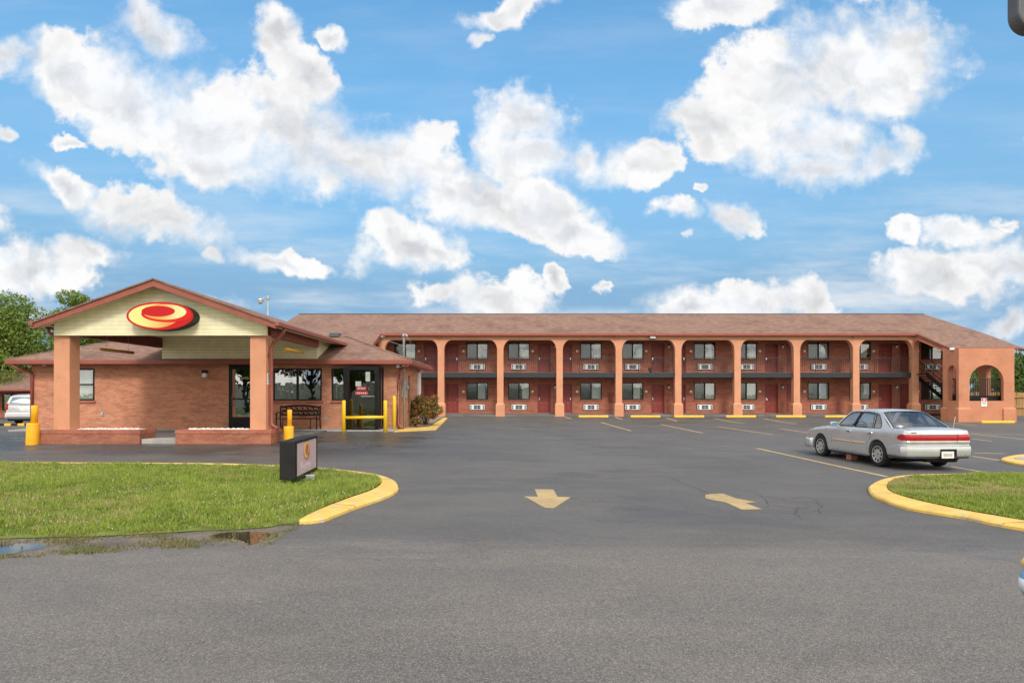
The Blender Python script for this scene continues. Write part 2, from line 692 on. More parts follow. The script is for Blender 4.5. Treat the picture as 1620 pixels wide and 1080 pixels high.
M['rim'] = paint('alloy_rim', (.50, .50, .49), .38, .08, 8, metallic=.5, dirt=.25)
M['red_lens'] = paint('red_lens', (.36, .008, .012), .14, .12, 6, coat=.6)
M['amber_lens'] = paint('amber_lens', (.62, .17, .02), .18, .1, 6, coat=.5)
M['clear_lens'] = paint('grey_lens', (.42, .40, .37), .2, .1, 6, coat=.5)
M['seat'] = paint('grey_seat_cloth', (.42, .39, .36), .9, .1, 6, spec=.1)
M['mould_reflect'] = paint('moulding_tan_reflection', (.60, .36, .19), .45, .06, 6)  # orange-beige reflection on the moulding, put into its base colour
M['lot'] = asphalt_mat('sealed_asphalt', (.094, .088, .083), (.126, .115, .105), .34, .48, .15, coarse=80)
M['road'] = asphalt_mat('worn_road_asphalt', (.134, .119, .105), (.164, .144, .127), .50, 0, .12, coarse=85)
M['kerb'] = kerb_paint('yellow_kerb')
M['crack'] = paint('crack_dark', (.035, .032, .030), .9, .2, 6)
M['line'] = faded_paint('faded_yellow_line', (.60, .42, .20), .6)
M['arrow'] = faded_paint('faded_yellow_arrow', (.46, .335, .165), .72)
M['wood'] = None
M['tan_gravel'] = None


def grass_ground(name):
    t = NT(name)
    p = t.pos()
    a = t.noise(p, .8, 5, .6)
    b = t.noise(p, 26, 4, .75)
    c = t.mix(t.ramp(a, .3, .7), (.13, .185, .030), (.21, .245, .05))
    c = t.mix(t.ramp(b, .4, .75, 0, .8), c, (.06, .09, .018))
    c = t.mix(t.ramp(t.noise(p, 2.1, 4, .6), .58, .72, 0, .8), c, (.17, .13, .062))
    t.bsdf(c, .95, 0, t.bump(b, .8, .03), .15)
    return t.mat


def mud_mat(name):
    t = NT(name)
    p = t.pos()
    a = t.noise(p, 3.1, 6, .7)
    b = t.noise(p, 45, 3, .7)
    c = t.mix(t.ramp(a, .35, .65), (.11, .095, .078), (.20, .165, .125))
    c = t.mix(t.ramp(b, .45, .75, 0, .6), c, (.04, .033, .026))
    t.bsdf(c, t.ramp(a, .3, .7, .6, .9), 0, t.bump(b, .7, .03), .3)
    return t.mat


def gravel_mat(name):
    t = NT(name)
    p = t.pos()
    vo = t.n('ShaderNodeTexVoronoi')
    t.set(vo.inputs['Vector'], p)
    vo.inputs['Scale'].default_value = 24
    c = t.mix(t.noise(p, 18, 3), (.30, .21, .14), (.52, .41, .30))
    c = t.mix(t.ramp(vo.outputs['Distance'], .3, .7, 0, .8), c, (.10, .07, .05))
    t.bsdf(c, .9, 0, t.bump(vo.outputs['Distance'], .8, .03), .2)
    return t.mat


def wood_mat(name):
    t = NT(name)
    p = t.pos()
    n = t.noise(t.scalev(p, (7, 7, .6)), 1.0, 5, .6)
    c = t.mix(t.ramp(n, .3, .7), (.28, .15, .055), (.42, .25, .10))
    t.bsdf(c, .75, 0, t.bump(n, .3, .01), .3)
    return t.mat


def logo_yellow(name, c0, c1, axis=0, a=-1.0, b=.5):
    """printed yellow that runs from pale to orange across the logo"""
    t = NT(name)
    sp = t.n('ShaderNodeSeparateXYZ')
    t.set(sp.inputs[0], t.obj())
    c = t.mix(t.ramp(sp.outputs[axis], a, b), c0, c1)
    t.bsdf(c, .28, 0, None, .5, .3)
    return t.mat


def water_mat(name):
    t = NT(name)
    p = t.pos()
    t.bsdf((.022, .018, .013), .03, 0, t.bump(t.noise(p, 9, 2), .04, .01), .6)
    return t.mat


M['grass_ground'] = grass_ground('lawn_ground')
M['mud'] = mud_mat('mud')
M['tan_gravel'] = gravel_mat('tan_gravel')
M['wood'] = wood_mat('fence_wood')
M['water'] = water_mat('puddle_water')
M['blade'] = leaf_mat('grass_blade', ((.10, .18, .020), (.275, .36, .048), (.38, .41, .10), .94, (.46, .36, .17)), .3)
M['blade_dry'] = leaf_mat('dry_grass_blade', ((.16, .13, .05), (.22, .17, .07), (.12, .15, .03)), .3)
M['clover'] = paint('clover_white', (.75, .75, .68), .8, .05, 4)
M['leaf'] = leaf_mat('tree_leaf', ((.038, .075, .014), (.08, .135, .024), (.16, .22, .04)), .35)
M['leaf_light'] = leaf_mat('light_tree_leaf', ((.09, .15, .02), (.16, .24, .036), (.29, .35, .07)), .4)
M['leaf_bush'] = leaf_mat('bush_leaf', ((.06, .10, .02), (.12, .16, .035), (.20, .22, .06), .70, (.55, .12, .05)), .3)
M['bark'] = paint('bark', (.10, .075, .055), .95, .3, 9)
M['twig'] = paint('twig', (.09, .06, .04), .95, .3, 9)
M['sign_red'] = paint('sign_red', (.46, .005, .006), .42, .04, 2, spec=.3)
M['sign_red_bright'] = paint('sign_red_bright', (.56, .010, .006), .42, .04, 2, spec=.3)
M['sign_face'] = paint('faded_pink_face', (.56, .40, .41), .35, .06, 2, dirt=.05)
M['ghost'] = paint('faded_letter', (.66, .53, .53), .4, .04, 3)
M['logo_y'] = logo_yellow('logo_yellow', (.80, .62, .20), (.70, .24, .03), 0, -.70, .50)
M['logo_y2'] = logo_yellow('logo_yellow_ring', (.72, .30, .05), (.80, .64, .28), 0, -.1, .75)
M['logo_small'] = paint('logo_small_yellow', (.72, .48, .13), .35, .10, 6)
M['logo_small_red'] = paint('logo_small_red', (.50, .10, .07), .35, .06, 6)
M['gold'] = paint('gold_letter', (.62, .46, .16), .4, .05, 6)
M['red_notice'] = paint('red_notice', (.60, .06, .07), .5, .06, 6)
M['notice_paper'] = paint('notice_paper', (.36, .36, .34), .6, .08, 6)
M['red_sticker'] = paint('red_sticker', (.40, .035, .045), .55, .12, 8)
M['tube'] = paint('amber_tube', (.85, .42, .03), .3, .06, 4)
M['tube_shaded'] = paint('amber_tube_shaded', (.46, .19, .025), .35, .08, 4)  # left tube is unlit and in shade, put into a darker amber
M['pink_block'] = paint('salmon_block', (.58, .24, .16), .8, .1, 6)
M['pebble'] = paint('white_pebble', (.70, .64, .60), .8, .14, 30)
M['teal'] = paint('teal_hose', (.03, .16, .15), .5, .1, 8)
M['blue'] = paint('sky_reflection_blue', (.16, .33, .52), .4, .1, 8)  # reflected sky put into the head's colour
M['band'] = paint('cloud_reflection_band', (.62, .66, .70), .4, .05, 8)  # reflected cloud put into the band's colour
M['mirror_blue'] = paint('mirror_glass', (.22, .40, .46), .12, .1, 10, metallic=.5)
M['backboard'] = paint('beige_boards', (.86, .80, .68), .8, .1, 2)


# ------------------------------------------------------------------ world, sun, camera
def build_world():
    w = bpy.data.worlds.new('World')
    SC.world = w
    w.use_nodes = True
    nt = w.node_tree
    nt.nodes.clear()
    L = nt.links.new

    def N(t, **k):
        n = nt.nodes.new(t)
        for a, b in k.items():
            setattr(n, a, b)
        return n

    def mth(op, a, b=None, c=None, clamp=False):
        n = N('ShaderNodeMath', operation=op, use_clamp=clamp)
        for i, v in enumerate((a, b, c)):
            if v is None:
                continue
            if isinstance(v, bpy.types.NodeSocket):
                L(v, n.inputs[i])
            else:
                n.inputs[i].default_value = v
        return n.outputs[0]

    def rng(v, a, b, c=0.0, d=1.0, it='SMOOTHSTEP'):
        n = N('ShaderNodeMapRange', interpolation_type=it)
        L(v, n.inputs[0])
        for i, x in enumerate((a, b, c, d)):
            n.inputs[i + 1].default_value = x
        return n.outputs[0]

    def vadd(a, b):
        n = N('ShaderNodeVectorMath', operation='ADD')
        for i, v in enumerate((a, b)):
            if isinstance(v, bpy.types.NodeSocket):
                L(v, n.inputs[i])
            else:
                n.inputs[i].default_value = v
        return n.outputs[0]

    def vscale(a, s):
        n = N('ShaderNodeVectorMath', operation='MULTIPLY')
        L(a, n.inputs[0])
        n.inputs[1].default_value = s
        return n.outputs[0]

    def noise(v, scale, detail, rough, col=False):
        n = N('ShaderNodeTexNoise')
        L(v, n.inputs['Vector'])
        n.inputs['Scale'].default_value = scale
        n.inputs['Detail'].default_value = detail
        n.inputs['Roughness'].default_value = rough
        return n.outputs['Color' if col else 'Fac']

    def mix(f, a, b):
        n = N('ShaderNodeMix', data_type='RGBA')
        for i, v in ((0, f), (6, a), (7, b)):
            if isinstance(v, bpy.types.NodeSocket):
                L(v, n.inputs[i])
            else:
                n.inputs[i].default_value = v if not isinstance(v, tuple) else (*v, 1)
        return n.outputs[2]

    sky = N('ShaderNodeTexSky', sky_type='NISHITA')
    sky.sun_disc = False
    sky.sun_elevation = SUN_EL
    sky.sun_rotation = SUN_AZ
    sky.altitude = 50
    sky.air_density = 1.0
    sky.dust_density = .15
    sky.ozone_density = 2.2
    tc = N('ShaderNodeTexCoord')
    sp = N('ShaderNodeSeparateXYZ')
    L(tc.outputs['Generated'], sp.inputs[0])
    x, y, z = sp.outputs
    ys = mth('MAXIMUM', y, .08)
    cb = N('ShaderNodeCombineXYZ')
    L(mth('DIVIDE', x, ys), cb.inputs[0])
    L(mth('DIVIDE', z, ys), cb.inputs[1])
    uv = cb.outputs[0]
    # billow: warp the coordinates, then add puffs
    w1 = vscale(vadd(noise(uv, 5.0, 2, .5, True), (-.5, -.5, -.5)), (.11, .085, 0))
    w2 = vscale(vadd(noise(uv, 17.0, 3, .55, True), (-.5, -.5, -.5)), (.060, .050, 0))
    w3 = vscale(vadd(noise(uv, 55.0, 5, .6, True), (-.5, -.5, -.5)), (.020, .018, 0))
    p = vadd(vadd(uv, w1), vadd(w2, w3))
    # (px, py, rx, ry, turn, weight) of every puff as it stands in the sky
    B = [(110, 115, 105, 52, 22), (240, 48, 75, 40, 12), (200, 150, 140, 82, 25), (330, 205, 180, 95, 25), (470, 215, 160, 92, 28),
         (560, 245, 140, 72, 25), (650, 258, 90, 55, 22), (440, 45, 48, 60, -20), (490, 120, 75, 48, 40), (370, 270, 100, 45, 20),
         (8, 85, 32, 30, 0), (530, 55, 30, 16, 35), (825, 195, 78, 55, 0), (835, 245, 92, 52, 5), (917, 255, 34, 36, 0),
         (1008, 258, 78, 40, -8), (755, 315, 105, 56, 15), (860, 335, 90, 58, 18), (905, 368, 90, 34, 14), (692, 305, 55, 42, 0),
         (245, 345, 140, 44, 17), (100, 290, 80, 24, 25), (140, 388, 75, 26, 8), (55, 418, 98, 52, 4), (14, 215, 16, 13, 0),
         (100, 225, 40, 13, 5), (650, 398, 95, 42, 4), (600, 378, 48, 36, 0), (705, 410, 40, 26, 0), (430, 414, 90, 18, 4),
         (320, 410, 20, 12, 0), (775, 472, 112, 36, 2), (700, 470, 40, 22, 0), (886, 440, 28, 22, 0), (957, 460, 20, 12, 0),
         (1130, 190, 82, 62, 0), (1240, 140, 112, 98, 0), (1330, 105, 120, 95, 0), (1430, 85, 92, 92, 0), (1280, 222, 135, 62, 10),
         (1400, 152, 100, 66, -10), (1300, 272, 72, 38, -5), (1390, 262, 86, 28, -10), (1440, 238, 30, 28, 0), (1150, 8, 84, 32, 5),
         (795, 8, 72, 28, -10), (755, 55, 18, 18, 0), (1064, 332, 46, 22, 0), (1166, 336, 54, 32, 8), (1110, 292, 17, 10, 0),
         (1078, 376, 11, 9, 0), (1431, 366, 36, 22, 0), (1520, 376, 54, 24, 4), (1575, 360, 22, 10, 0), (1480, 442, 105, 46, 0),
         (1590, 432, 110, 52, 0), (1180, 478, 150, 36, -4), (1255, 470, 70, 34, 0), (1080, 490, 60, 20, 0), (1600, 515, 50, 26, 0),
         (-90, 330, 90, 40, 10), (-120, 180, 110, 70, 0), (1740, 250, 100, 60, 0), (1750, 420, 120, 50, 0), (330, 480, 60, 20, 0),
         (1240, -120, 240, 90, 10), (500, -170, 200, 90, -10)]
    den = None
    for (px, py, rx, ry, rot) in B:
        mp = N('ShaderNodeMapping', vector_type='TEXTURE')
        L(p, mp.inputs['Vector'])
        mp.inputs['Location'].default_value = ((px - CX) / F, (HY - py) / F, 0)
        mp.inputs['Rotation'].default_value = (0, 0, R(-rot))
        mp.inputs['Scale'].default_value = (rx / F, ry / F, 1)
        ln = N('ShaderNodeVectorMath', operation='LENGTH')
        L(mp.outputs[0], ln.inputs[0])
        v = mth('SUBTRACT', 1.0, ln.outputs['Value'])
        den = v if den is None else mth('SMOOTH_MAX', den, v, .22)
    fb = noise(uv, 9.0, 9, .58)
    fbs = noise(vadd(uv, (5.2, 1.7, 0)), 30.0, 7, .62)
    lo = noise(p, 10.0, 2, .45)
    lo_up = noise(vadd(p, (.012, .026, 0)), 10.0, 2, .45)
    md = noise(p, 26.0, 4, .55)
    md_up = noise(vadd(p, (.005, .010, 0)), 26.0, 4, .55)
    puff = noise(p, 4.2, 3, .5)
    puff_up = noise(vadd(p, (.02, .055, 0)), 4.2, 3, .5)
    dn = mth('ADD', den, mth('MULTIPLY', mth('SUBTRACT', fb, .355), 1.05))
    dn = mth('ADD', dn, mth('MULTIPLY', mth('SUBTRACT', fbs, .5), .95))
    soft = rng(noise(vadd(uv, (2.2, 7.7, 0)), 6.5, 3, .5), .38, .62, .24, 1.05)
    mr = N('ShaderNodeMapRange', interpolation_type='SMOOTHSTEP')
    L(dn, mr.inputs[0])
    mr.inputs[1].default_value = -.05
    L(soft, mr.inputs[2])
    cov = mr.outputs[0]
    # thin cirrus
    cir = noise(vadd(vscale(uv, (1.3, 7.0, 1)), (3.1, .4, 0)), 2.2, 6, .62)
    band = rng(sp.outputs[2], .10, .34, 1.0, .15)
    cirf = mth('MULTIPLY', mth('MULTIPLY', rng(cir, .40, .78), .75), band)
    # clouds over the rest of the sky, seen in reflections, brightened as fill light
    zs = mth('MAXIMUM', z, .06)
    cb2 = N('ShaderNodeCombineXYZ')
    L(mth('DIVIDE', x, zs), cb2.inputs[0])
    L(mth('DIVIDE', y, zs), cb2.inputs[1])
    other = rng(noise(cb2.outputs[0], .9, 8, .6), .37, .53)
    front = rng(y, .30, .48)
    cov = mth('ADD', mth('MULTIPLY', cov, front), mth('MULTIPLY', other, mth('SUBTRACT', 1.0, front)))
    cov = mth('MAXIMUM', cov, cirf)
    # body shade: thick middles go pale grey, tops facing the sun stay white
    inside = rng(dn, .10, .60)
    thick = mth('MULTIPLY', rng(den, .28, 1.0), rng(puff, .36, .58, .30, 1.0))
    rim = mth('ADD', mth('MULTIPLY', mth('SUBTRACT', lo, lo_up), .62), mth('MULTIPLY', mth('SUBTRACT', puff, puff_up), .80))
    rim = mth('ADD', rim, mth('MULTIPLY', mth('SUBTRACT', md, md_up), .42))
    rim = mth('ADD', rim, mth('MULTIPLY', mth('SUBTRACT', fb, .5), .12))
    br = mth('ADD', mth('MULTIPLY', mth('SUBTRACT', rim, mth('MULTIPLY', thick, .215)), inside), 1.0)
    br = mth('MINIMUM', mth('MAXIMUM', br, .70), 1.03)
    ccol = mix(thick, (1.0, 1.0, 1.0), (.94, .98, 1.04))
    ccol = mix(front, (1.06, 1.0, .90), ccol)
    cc = N('ShaderNodeVectorMath', operation='SCALE')
    L(ccol, cc.inputs[0])
    lev = mth('ADD', mth('MULTIPLY', front, CLOUD), mth('MULTIPLY', mth('SUBTRACT', 1.0, front), FILL_CLOUD))
    L(mth('MULTIPLY', br, lev), cc.inputs['Scale'])
    # clear sky: Nishita, its blue lifted towards the photograph's paler, hazier air near the horizon
    tint = N('ShaderNodeMix', data_type='RGBA', blend_type='MULTIPLY')
    tint.inputs[0].default_value = 1.0
    L(sky.outputs[0], tint.inputs[6])
    tint.inputs[7].default_value = (*SKY_TINT, 1)
    hz = mix(rng(z, .16, .62, it='LINEAR'), HAZE, tint.outputs[2])
    col = mix(cov, hz, cc.outputs[0])
    low = rng(z, -.02, .0)
    col = mix(low, (1.2, 1.15, 1.1), col)
    bg = N('ShaderNodeBackground')
    L(col, bg.inputs[0])
    bg.inputs[1].default_value = SKY_S
    out = N('ShaderNodeOutputWorld')
    L(bg.outputs[0], out.inputs[0])
    w.cycles.sampling_method = 'MANUAL'
    w.cycles.sample_map_resolution = 512


SUN_DIR = Vector((.16, -.86, .76)).normalized()
SUN_EL = math.asin(SUN_DIR.z)
SUN_AZ = math.atan2(SUN_DIR.x, SUN_DIR.y)
SKY_S, CLOUD, FILL_CLOUD = .1, 5.7, 11.5
HAZE = (1.50, 2.80, 4.20)
SKY_TINT = (.72, 1.32, 1.42)
build_world()
sun = bpy.data.lights.new('sun', 'SUN')
sun.energy = 1.5
sun.angle = R(14)
sun.color = (1.0, .955, .89)
so = bpy.data.objects.new('sun', sun)
so.rotation_euler = SUN_DIR.to_track_quat('Z', 'Y').to_euler()
so.location = (20, -30, 40)
COL.objects.link(so)
cam = bpy.data.cameras.new('camera')
cam.sensor_width = 36
cam.lens = F / 1620 * 36
cam.shift_y = (HY - 540) / 1620
cam.clip_end = 5000
co = bpy.data.objects.new('camera', cam)
co.location = (0, 0, CZ)
co.rotation_euler = (R(90), 0, 0)
COL.objects.link(co)
SC.camera = co
SC.view_settings.view_transform = 'Standard'
SC.view_settings.look = 'None'
SC.view_settings.exposure = 0.75
SC.cycles.max_bounces = 8
SC.cycles.transparent_max_bounces = 16

# ------------------------------------------------------------------ ground, lot, road, kerbs, lawns
def grid_sheet(name, xs, ys, zfn, mat):
    xs, ys = list(xs), list(ys)
    vs = [(x, y, zfn(x, y)) for y in ys for x in xs]
    nx = len(xs)
    lo = []
    for j in range(len(ys) - 1):
        for i in range(nx - 1):
            lo += [j * nx + i, j * nx + i + 1, (j + 1) * nx + i + 1, (j + 1) * nx + i]
    o = raw_mesh(name, vs, lo, 4, mat)
    o.data.polygons.foreach_set('use_smooth', [True] * len(o.data.polygons))
    return tag(o, kind='structure')


fx = [-2500, -700, -250, -120, -80, -62] + [i * 1.0 for i in range(-60, 61)] + [62, 80, 120, 250, 700, 2500]
fy = [-2500, -700, -250, -100, -60] + [i * 1.0 for i in range(-50, 81)] + [90, 120, 200, 500, 2500]
grid_sheet('ground', fx, fy, lambda x, y: gz(x, y) - .06, M['grass_ground'])
grid_sheet('parking_lot', [-48 + i * .5 for i in range(0, 193)], [6.5 + i * .4 for i in range(0, 125)], gz, M['lot'])

# the road: its edge against the sealed lot is ragged
mb = MB()
rx = [-60 + i * .12 for i in range(0, 1001)]
edge = []
for x in rx:
    e = 7.25 + .16 * math.sin(x * .55 + 1) + .10 * math.sin(x * 1.7) + random.uniform(-.03, .03)
    if -.9 < x < .9:
        e += .22 * math.sin((x + .9) * 1.7) * random.uniform(.6, 1)
    edge.append((x, e))
for (a, b) in zip(edge, edge[1:]):
    mb.add([(a[0], -9, -.416), (b[0], -9, -.416), (b[0], b[1], gz(*b) + .004), (a[0], a[1], gz(*a) + .004)], [(0, 1, 2, 3)])
struct(mb, 'road', M['road'])


def kerb(name, outer_px, inner_px, n, h=.065):
    o = resample([G(px, py, h) for px, py in outer_px], n)
    i = resample([G(px, py, h) for px, py in inner_px], n)
    mb = MB()
    vs, fs = [], []
    for k in range(n):
        (ox, oy), (ix, iy) = o[k], i[k]
        ox += random.uniform(-.006, .006)
        d = Vector((ix - ox, iy - oy))
        L = max(.02, d.length)
        d /= L
        for t, z in ((0, -.03), (0, h - .025), (.03, h), (L - .02, h), (L, h - .02), (L, -.03)):
            xx, yy = ox + d.x * t, oy + d.y * t
            vs.append((xx, yy, gz(xx, yy) + z))
    for k in range(n - 1):
        for q in range(5):
            a = k * 6 + q
            fs.append((a, a + 6, a + 7, a + 1))
    mb.add(vs, fs, 0, False)
    fs2 = [(0, 1, 2, 3, 4, 5), tuple((n - 1) * 6 + q for q in (5, 4, 3, 2, 1, 0))]
    mb.add(vs, fs2, 0)
    for k in range(7, n - 2, 19):
        a, b = vs[k * 6:k * 6 + 6], vs[k * 6 + 6:k * 6 + 12]
        A_ = [Vector(p) for p in a[1:5]]
        t_ = (Vector(b[2]) - Vector(a[2])).normalized() * .012
        up = Vector((0, 0, .003))
        mb.add([p + up for p in A_] + [p + up + t_ * random.uniform(.7, 1.6) for p in A_], [(0, 1, 5, 4), (1, 2, 6, 5), (2, 3, 7, 6)], 1)
    struct(mb, name, [M['kerb'], M['mud']])
    return o, i


Z45 = 4.5
LO = [(-420, 729), (-150, 729.5), (0, 730), (150, 730.8), (340, 732), (444, 735.5), (500, 738.5), (540, 742), (580, 747), (606, 752), (624, 759), (630, 767),
      (627, 775), (606, 785), (582, 793), (553, 803), (529, 812), (509, 819.5), (474, 822)]
LI = [(-420, 731), (-150, 731.5), (0, 733), (150, 734), (340, 735.5), (444, 738.5), (500, 741.5), (535, 744.5), (563, 748.5), (589, 752.5), (602, 759), (600, 766),
      (585, 775), (553, 786), (518, 799), (491, 811), (482, 815.5), (476, 819), (473, 821.6)]
lo_k, li_k = kerb('kerb', LO, LI, 130)
S7 = 1 / 4.263
RO = [(2500, 741.5), (2000, 742.5), (1620, 747.6), (1514, 748.6), (1451, 750), (1418, 752.5), (1392, 758.5), (1377, 766), (1374, 772), (1381, 781), (1400, 789), (1428, 798.5),
      (1458, 804), (1489, 809), (1521.5, 814), (1568, 823.5), (1620, 832.5), (1800, 860), (2000, 884), (2500, 930)]
RI = [(2500, 743.5), (2000, 744.8), (1620, 749.8), (1514, 751), (1451, 752.5), (1430, 755), (1414, 759), (1405, 765), (1404.5, 770), (1408, 775), (1423, 782), (1451, 790),
      (1489, 798.5), (1531, 807), (1578, 815), (1620, 822), (1800, 847), (2000, 869), (2500, 912)]
ro_k, ri_k = kerb('kerb', RO, RI, 190)
kerb('kerb', [(1700, 715), (1640, 716.5), (1602, 719.6), (1583.5, 725), (1597, 729.5), (1620, 733.2), (1700, 746)],
     [(1700, 719), (1645, 721), (1612, 722), (1604, 724), (1611, 726), (1625, 728), (1700, 738)], 50, .07)
mb = MB()
sheet(mb, [tuple(G(px, py, .06)[:2]) for px, py in [(1700, 719), (1645, 721), (1612, 722), (1604, 724), (1611, 726), (1625, 728), (1700, 738)]], lambda x, y: gz(x, y) + .062)
struct(mb, 'kerb_island_top', M['concrete'])

# lawns
front = [G(px, py) for px, py in [(473, 822), (445, 830), (430, 834), (380, 838), (300, 841), (220, 846), (150, 849), (60, 851), (0, 853), (-150, 858), (-420, 868)]]
front = [(p.x, p.y) for p in front]
lawn_l = li_k + front[1:]
fxs = [p[0] for p in front][::-1]
fys = [p[1] for p in front][::-1]


def lawn_l_z(x, y):
    e = float(np.interp(x, fxs, fys))
    return gz(x, y) + .012 + .062 * smooth((y - e) / .9)


def lawn_r_z(x, y):
    return gz(x, y) + .072 + .02 * math.sin(x * 1.3) * math.sin(y * .9)


def dense(poly, s=.25):
    out = []
    for i in range(len(poly)):
        a, b = Vector(poly[i][:2]), Vector(poly[(i + 1) % len(poly)][:2])
        k = max(1, int((b - a).length / s))
        for j in range(k):
            q = a.lerp(b, j / k)
            out.append((q.x, q.y))
    return out


mb = MB()
sheet(mb, dense(lawn_l, .5), lawn_l_z, .4)
struct(mb, 'lawn', M['grass_ground'])
lawn_r = ri_k
mb = MB()
sheet(mb, dense(lawn_r, .5), lawn_r_z, .4)
struct(mb, 'lawn', M['grass_ground'])

# mud strip and puddles in front of the lawn
mud = [G(px, py) for px, py in [(-420, 862), (-100, 852), (0, 847), (150, 843), (300, 836), (430, 829), (478, 821), (492, 824), (470, 838), (452, 848), (430, 862), (400, 868), (330, 866),
                                (290, 869), (240, 868), (170, 875), (100, 879), (0, 884), (-100, 891), (-420, 915)]]
mud_ring = [(x + random.uniform(-.05, .05), y + random.uniform(-.05, .05) + .10 * math.sin(x * 5.1) * math.sin(x * 2.3 + 1)) for x, y in dense([(p.x, p.y) for p in mud], .10)]
mud_set = {(round(x, 3), round(y, 3)) for x, y in mud_ring}


def mud_z(x, y):
    return gz(x, y) + (-.006 if (round(x, 3), round(y, 3)) in mud_set else .0035)


mb = MB()
sheet(mb, mud_ring, mud_z, .3)
struct(mb, 'mud_strip', M['mud'])


PUDDLES = []


def puddle(pts):
    ring = resample([G(*q) for q in pts + [pts[0]]], 70)[:-1]
    ring = [(x + random.uniform(-.02, .02), y + random.uniform(-.025, .025)) for x, y in ring]
    PUDDLES.append(ring)
    mb = MB()
    sheet(mb, ring, lambda x, y: gz(x, y) + .0055)
    struct(mb, 'puddle', M['water'])


puddle([(-260, 874), (-100, 866), (0, 862), (45, 859.5), (72, 861.5), (66, 868), (40, 871), (20, 877), (-20, 880), (-150, 889), (-260, 893)])
puddle([(330, 848), (350, 843.5), (372, 841.5), (400, 841), (426, 843), (424, 849), (414, 853), (406, 859), (394, 862), (384, 856), (364, 852), (342, 851)])

def vnoise(x, y, sc, seed):
    r = np.random.default_rng(seed)
    T = r.uniform(0, 1, (256, 256))
    u, v = x * sc + 1000.3, y * sc + 1000.7
    i, j = np.floor(u).astype(int), np.floor(v).astype(int)
    fu, fv = u - i, v - j
    fu, fv = fu * fu * (3 - 2 * fu), fv * fv * (3 - 2 * fv)
    g = lambda a, b: T[(i + a) % 256, (j + b) % 256]
    return (g(0, 0) * (1 - fu) + g(1, 0) * fu) * (1 - fv) + (g(0, 1) * (1 - fu) + g(1, 1) * fu) * fv


# grass: blades by the hundred thousand, one object for each lawn
def blades(name, poly, zfn, dens, hmin, hmax, mat, bounds=None, width=(.006, .013), thin=None, dryness=.55):
    xs = [p[0] for p in poly]
    ys = [p[1] for p in poly]
    x0, x1, y0, y1 = (min(xs), max(xs), min(ys), max(ys)) if bounds is None else bounds
    pts = []
    n = int((x1 - x0) * (y1 - y0) * dens)
    x = RNG.uniform(x0, x1, n)
    y = RNG.uniform(y0, y1, n)
    k = in_poly_np(x, y, poly)
    if thin is not None:
        k &= thin(x, y)
    x, y = x[k], y[k]
    n = len(x)
    z = np.array([zfn(a, b) for a, b in zip(x, y)])
    n1, n2, n3 = vnoise(x, y, 1.1, 1), vnoise(x, y, 3.4, 2), vnoise(x, y, 8.5, 3)
    clump = np.clip((.30 * n1 + .36 * n2 + .34 * n3 - .5) * 3.0 + .5 + RNG.normal(0, .16, n), 0, 1)
    d1 = .45 * vnoise(x, y, .7, 5) + .30 * vnoise(x, y, 2.6, 6) + .25 * vnoise(x, y, 7.5, 7)
    dry = np.clip((d1 - .53) * 6.0 + RNG.normal(0, .2, n), 0, 1) * dryness
    h = RNG.uniform(hmin, hmax, n) ** 1.0 * (.62 + .75 * clump) * (1 - .45 * dry) * (1 + .55 * (n3 > .74))
    an = RNG.uniform(0, 2 * np.pi, n)
    w = RNG.uniform(width[0], width[1], n)
    le = RNG.uniform(.1, .75, n) * h
    la = RNG.uniform(0, 2 * np.pi, n)
    V = np.zeros((n, 3, 3))
    V[:, 0] = np.stack([x - np.cos(an) * w, y - np.sin(an) * w, z - .006], 1)
    V[:, 1] = np.stack([x + np.cos(an) * w, y + np.sin(an) * w, z - .006], 1)
    V[:, 2] = np.stack([x + np.cos(la) * le, y + np.sin(la) * le, z + h], 1)
    U = np.zeros((n, 3, 2))
    uu = RNG.uniform(0, 1, n)
    uu = np.where(RNG.uniform(0, 1, n) < dry * .8, .97, uu)
    U[:, :, 0] = uu[:, None]
    U[:, :, 1] = clump[:, None]
    return tag(raw_mesh(name, V.reshape(-1, 3), np.arange(3 * n), 3, mat, U.reshape(-1, 2)), kind='stuff')


vis_l = [tuple(G(px, py)[:2]) for px, py in [(-330, 729)]]
o = blades('grass', lawn_l, lawn_l_z, 2900, .025, .062, M['blade'], (-13.0, -2.0, 8.2, 16.5), thin=lambda x, y: (x > -1.02 * y) & (y - np.interp(x, fxs, fys) > .34 * vnoise(x, y * .6, 4.2, 31) - .10))
tag(o, 'green mown grass with pale dry flecks on the left lawn inside the yellow kerb', 'grass')
o = blades('grass', lawn_r, lawn_r_z, 2600, .022, .055, M['blade'], (5.0, 17.0, 7.0, 15.0), thin=lambda x, y: x < 1.15 * y, dryness=1.0)
tag(o, 'short grass with brown patches on the right lawn behind the car kerb', 'grass')
mud_poly = [(p.x, p.y) for p in mud]
o = blades('dry_grass', mud_poly, lambda x, y: gz(x, y) + .008, 1300, .012, .038, M['blade_dry'], (-9.0, -2.6, 7.0, 9.6),
           thin=lambda x, y: (np.sin(x * 4.1) * np.sin(y * 6.3 + x) + RNG.normal(0, .35, len(x)) > .12) & ~((in_poly_np(x, y, PUDDLES[0]) | in_poly_np(x, y, PUDDLES[1])) & (RNG.uniform(0, 1, len(x)) > .10)))
tag(o, 'sparse yellowed grass tufts on the mud beside the road', 'grass')


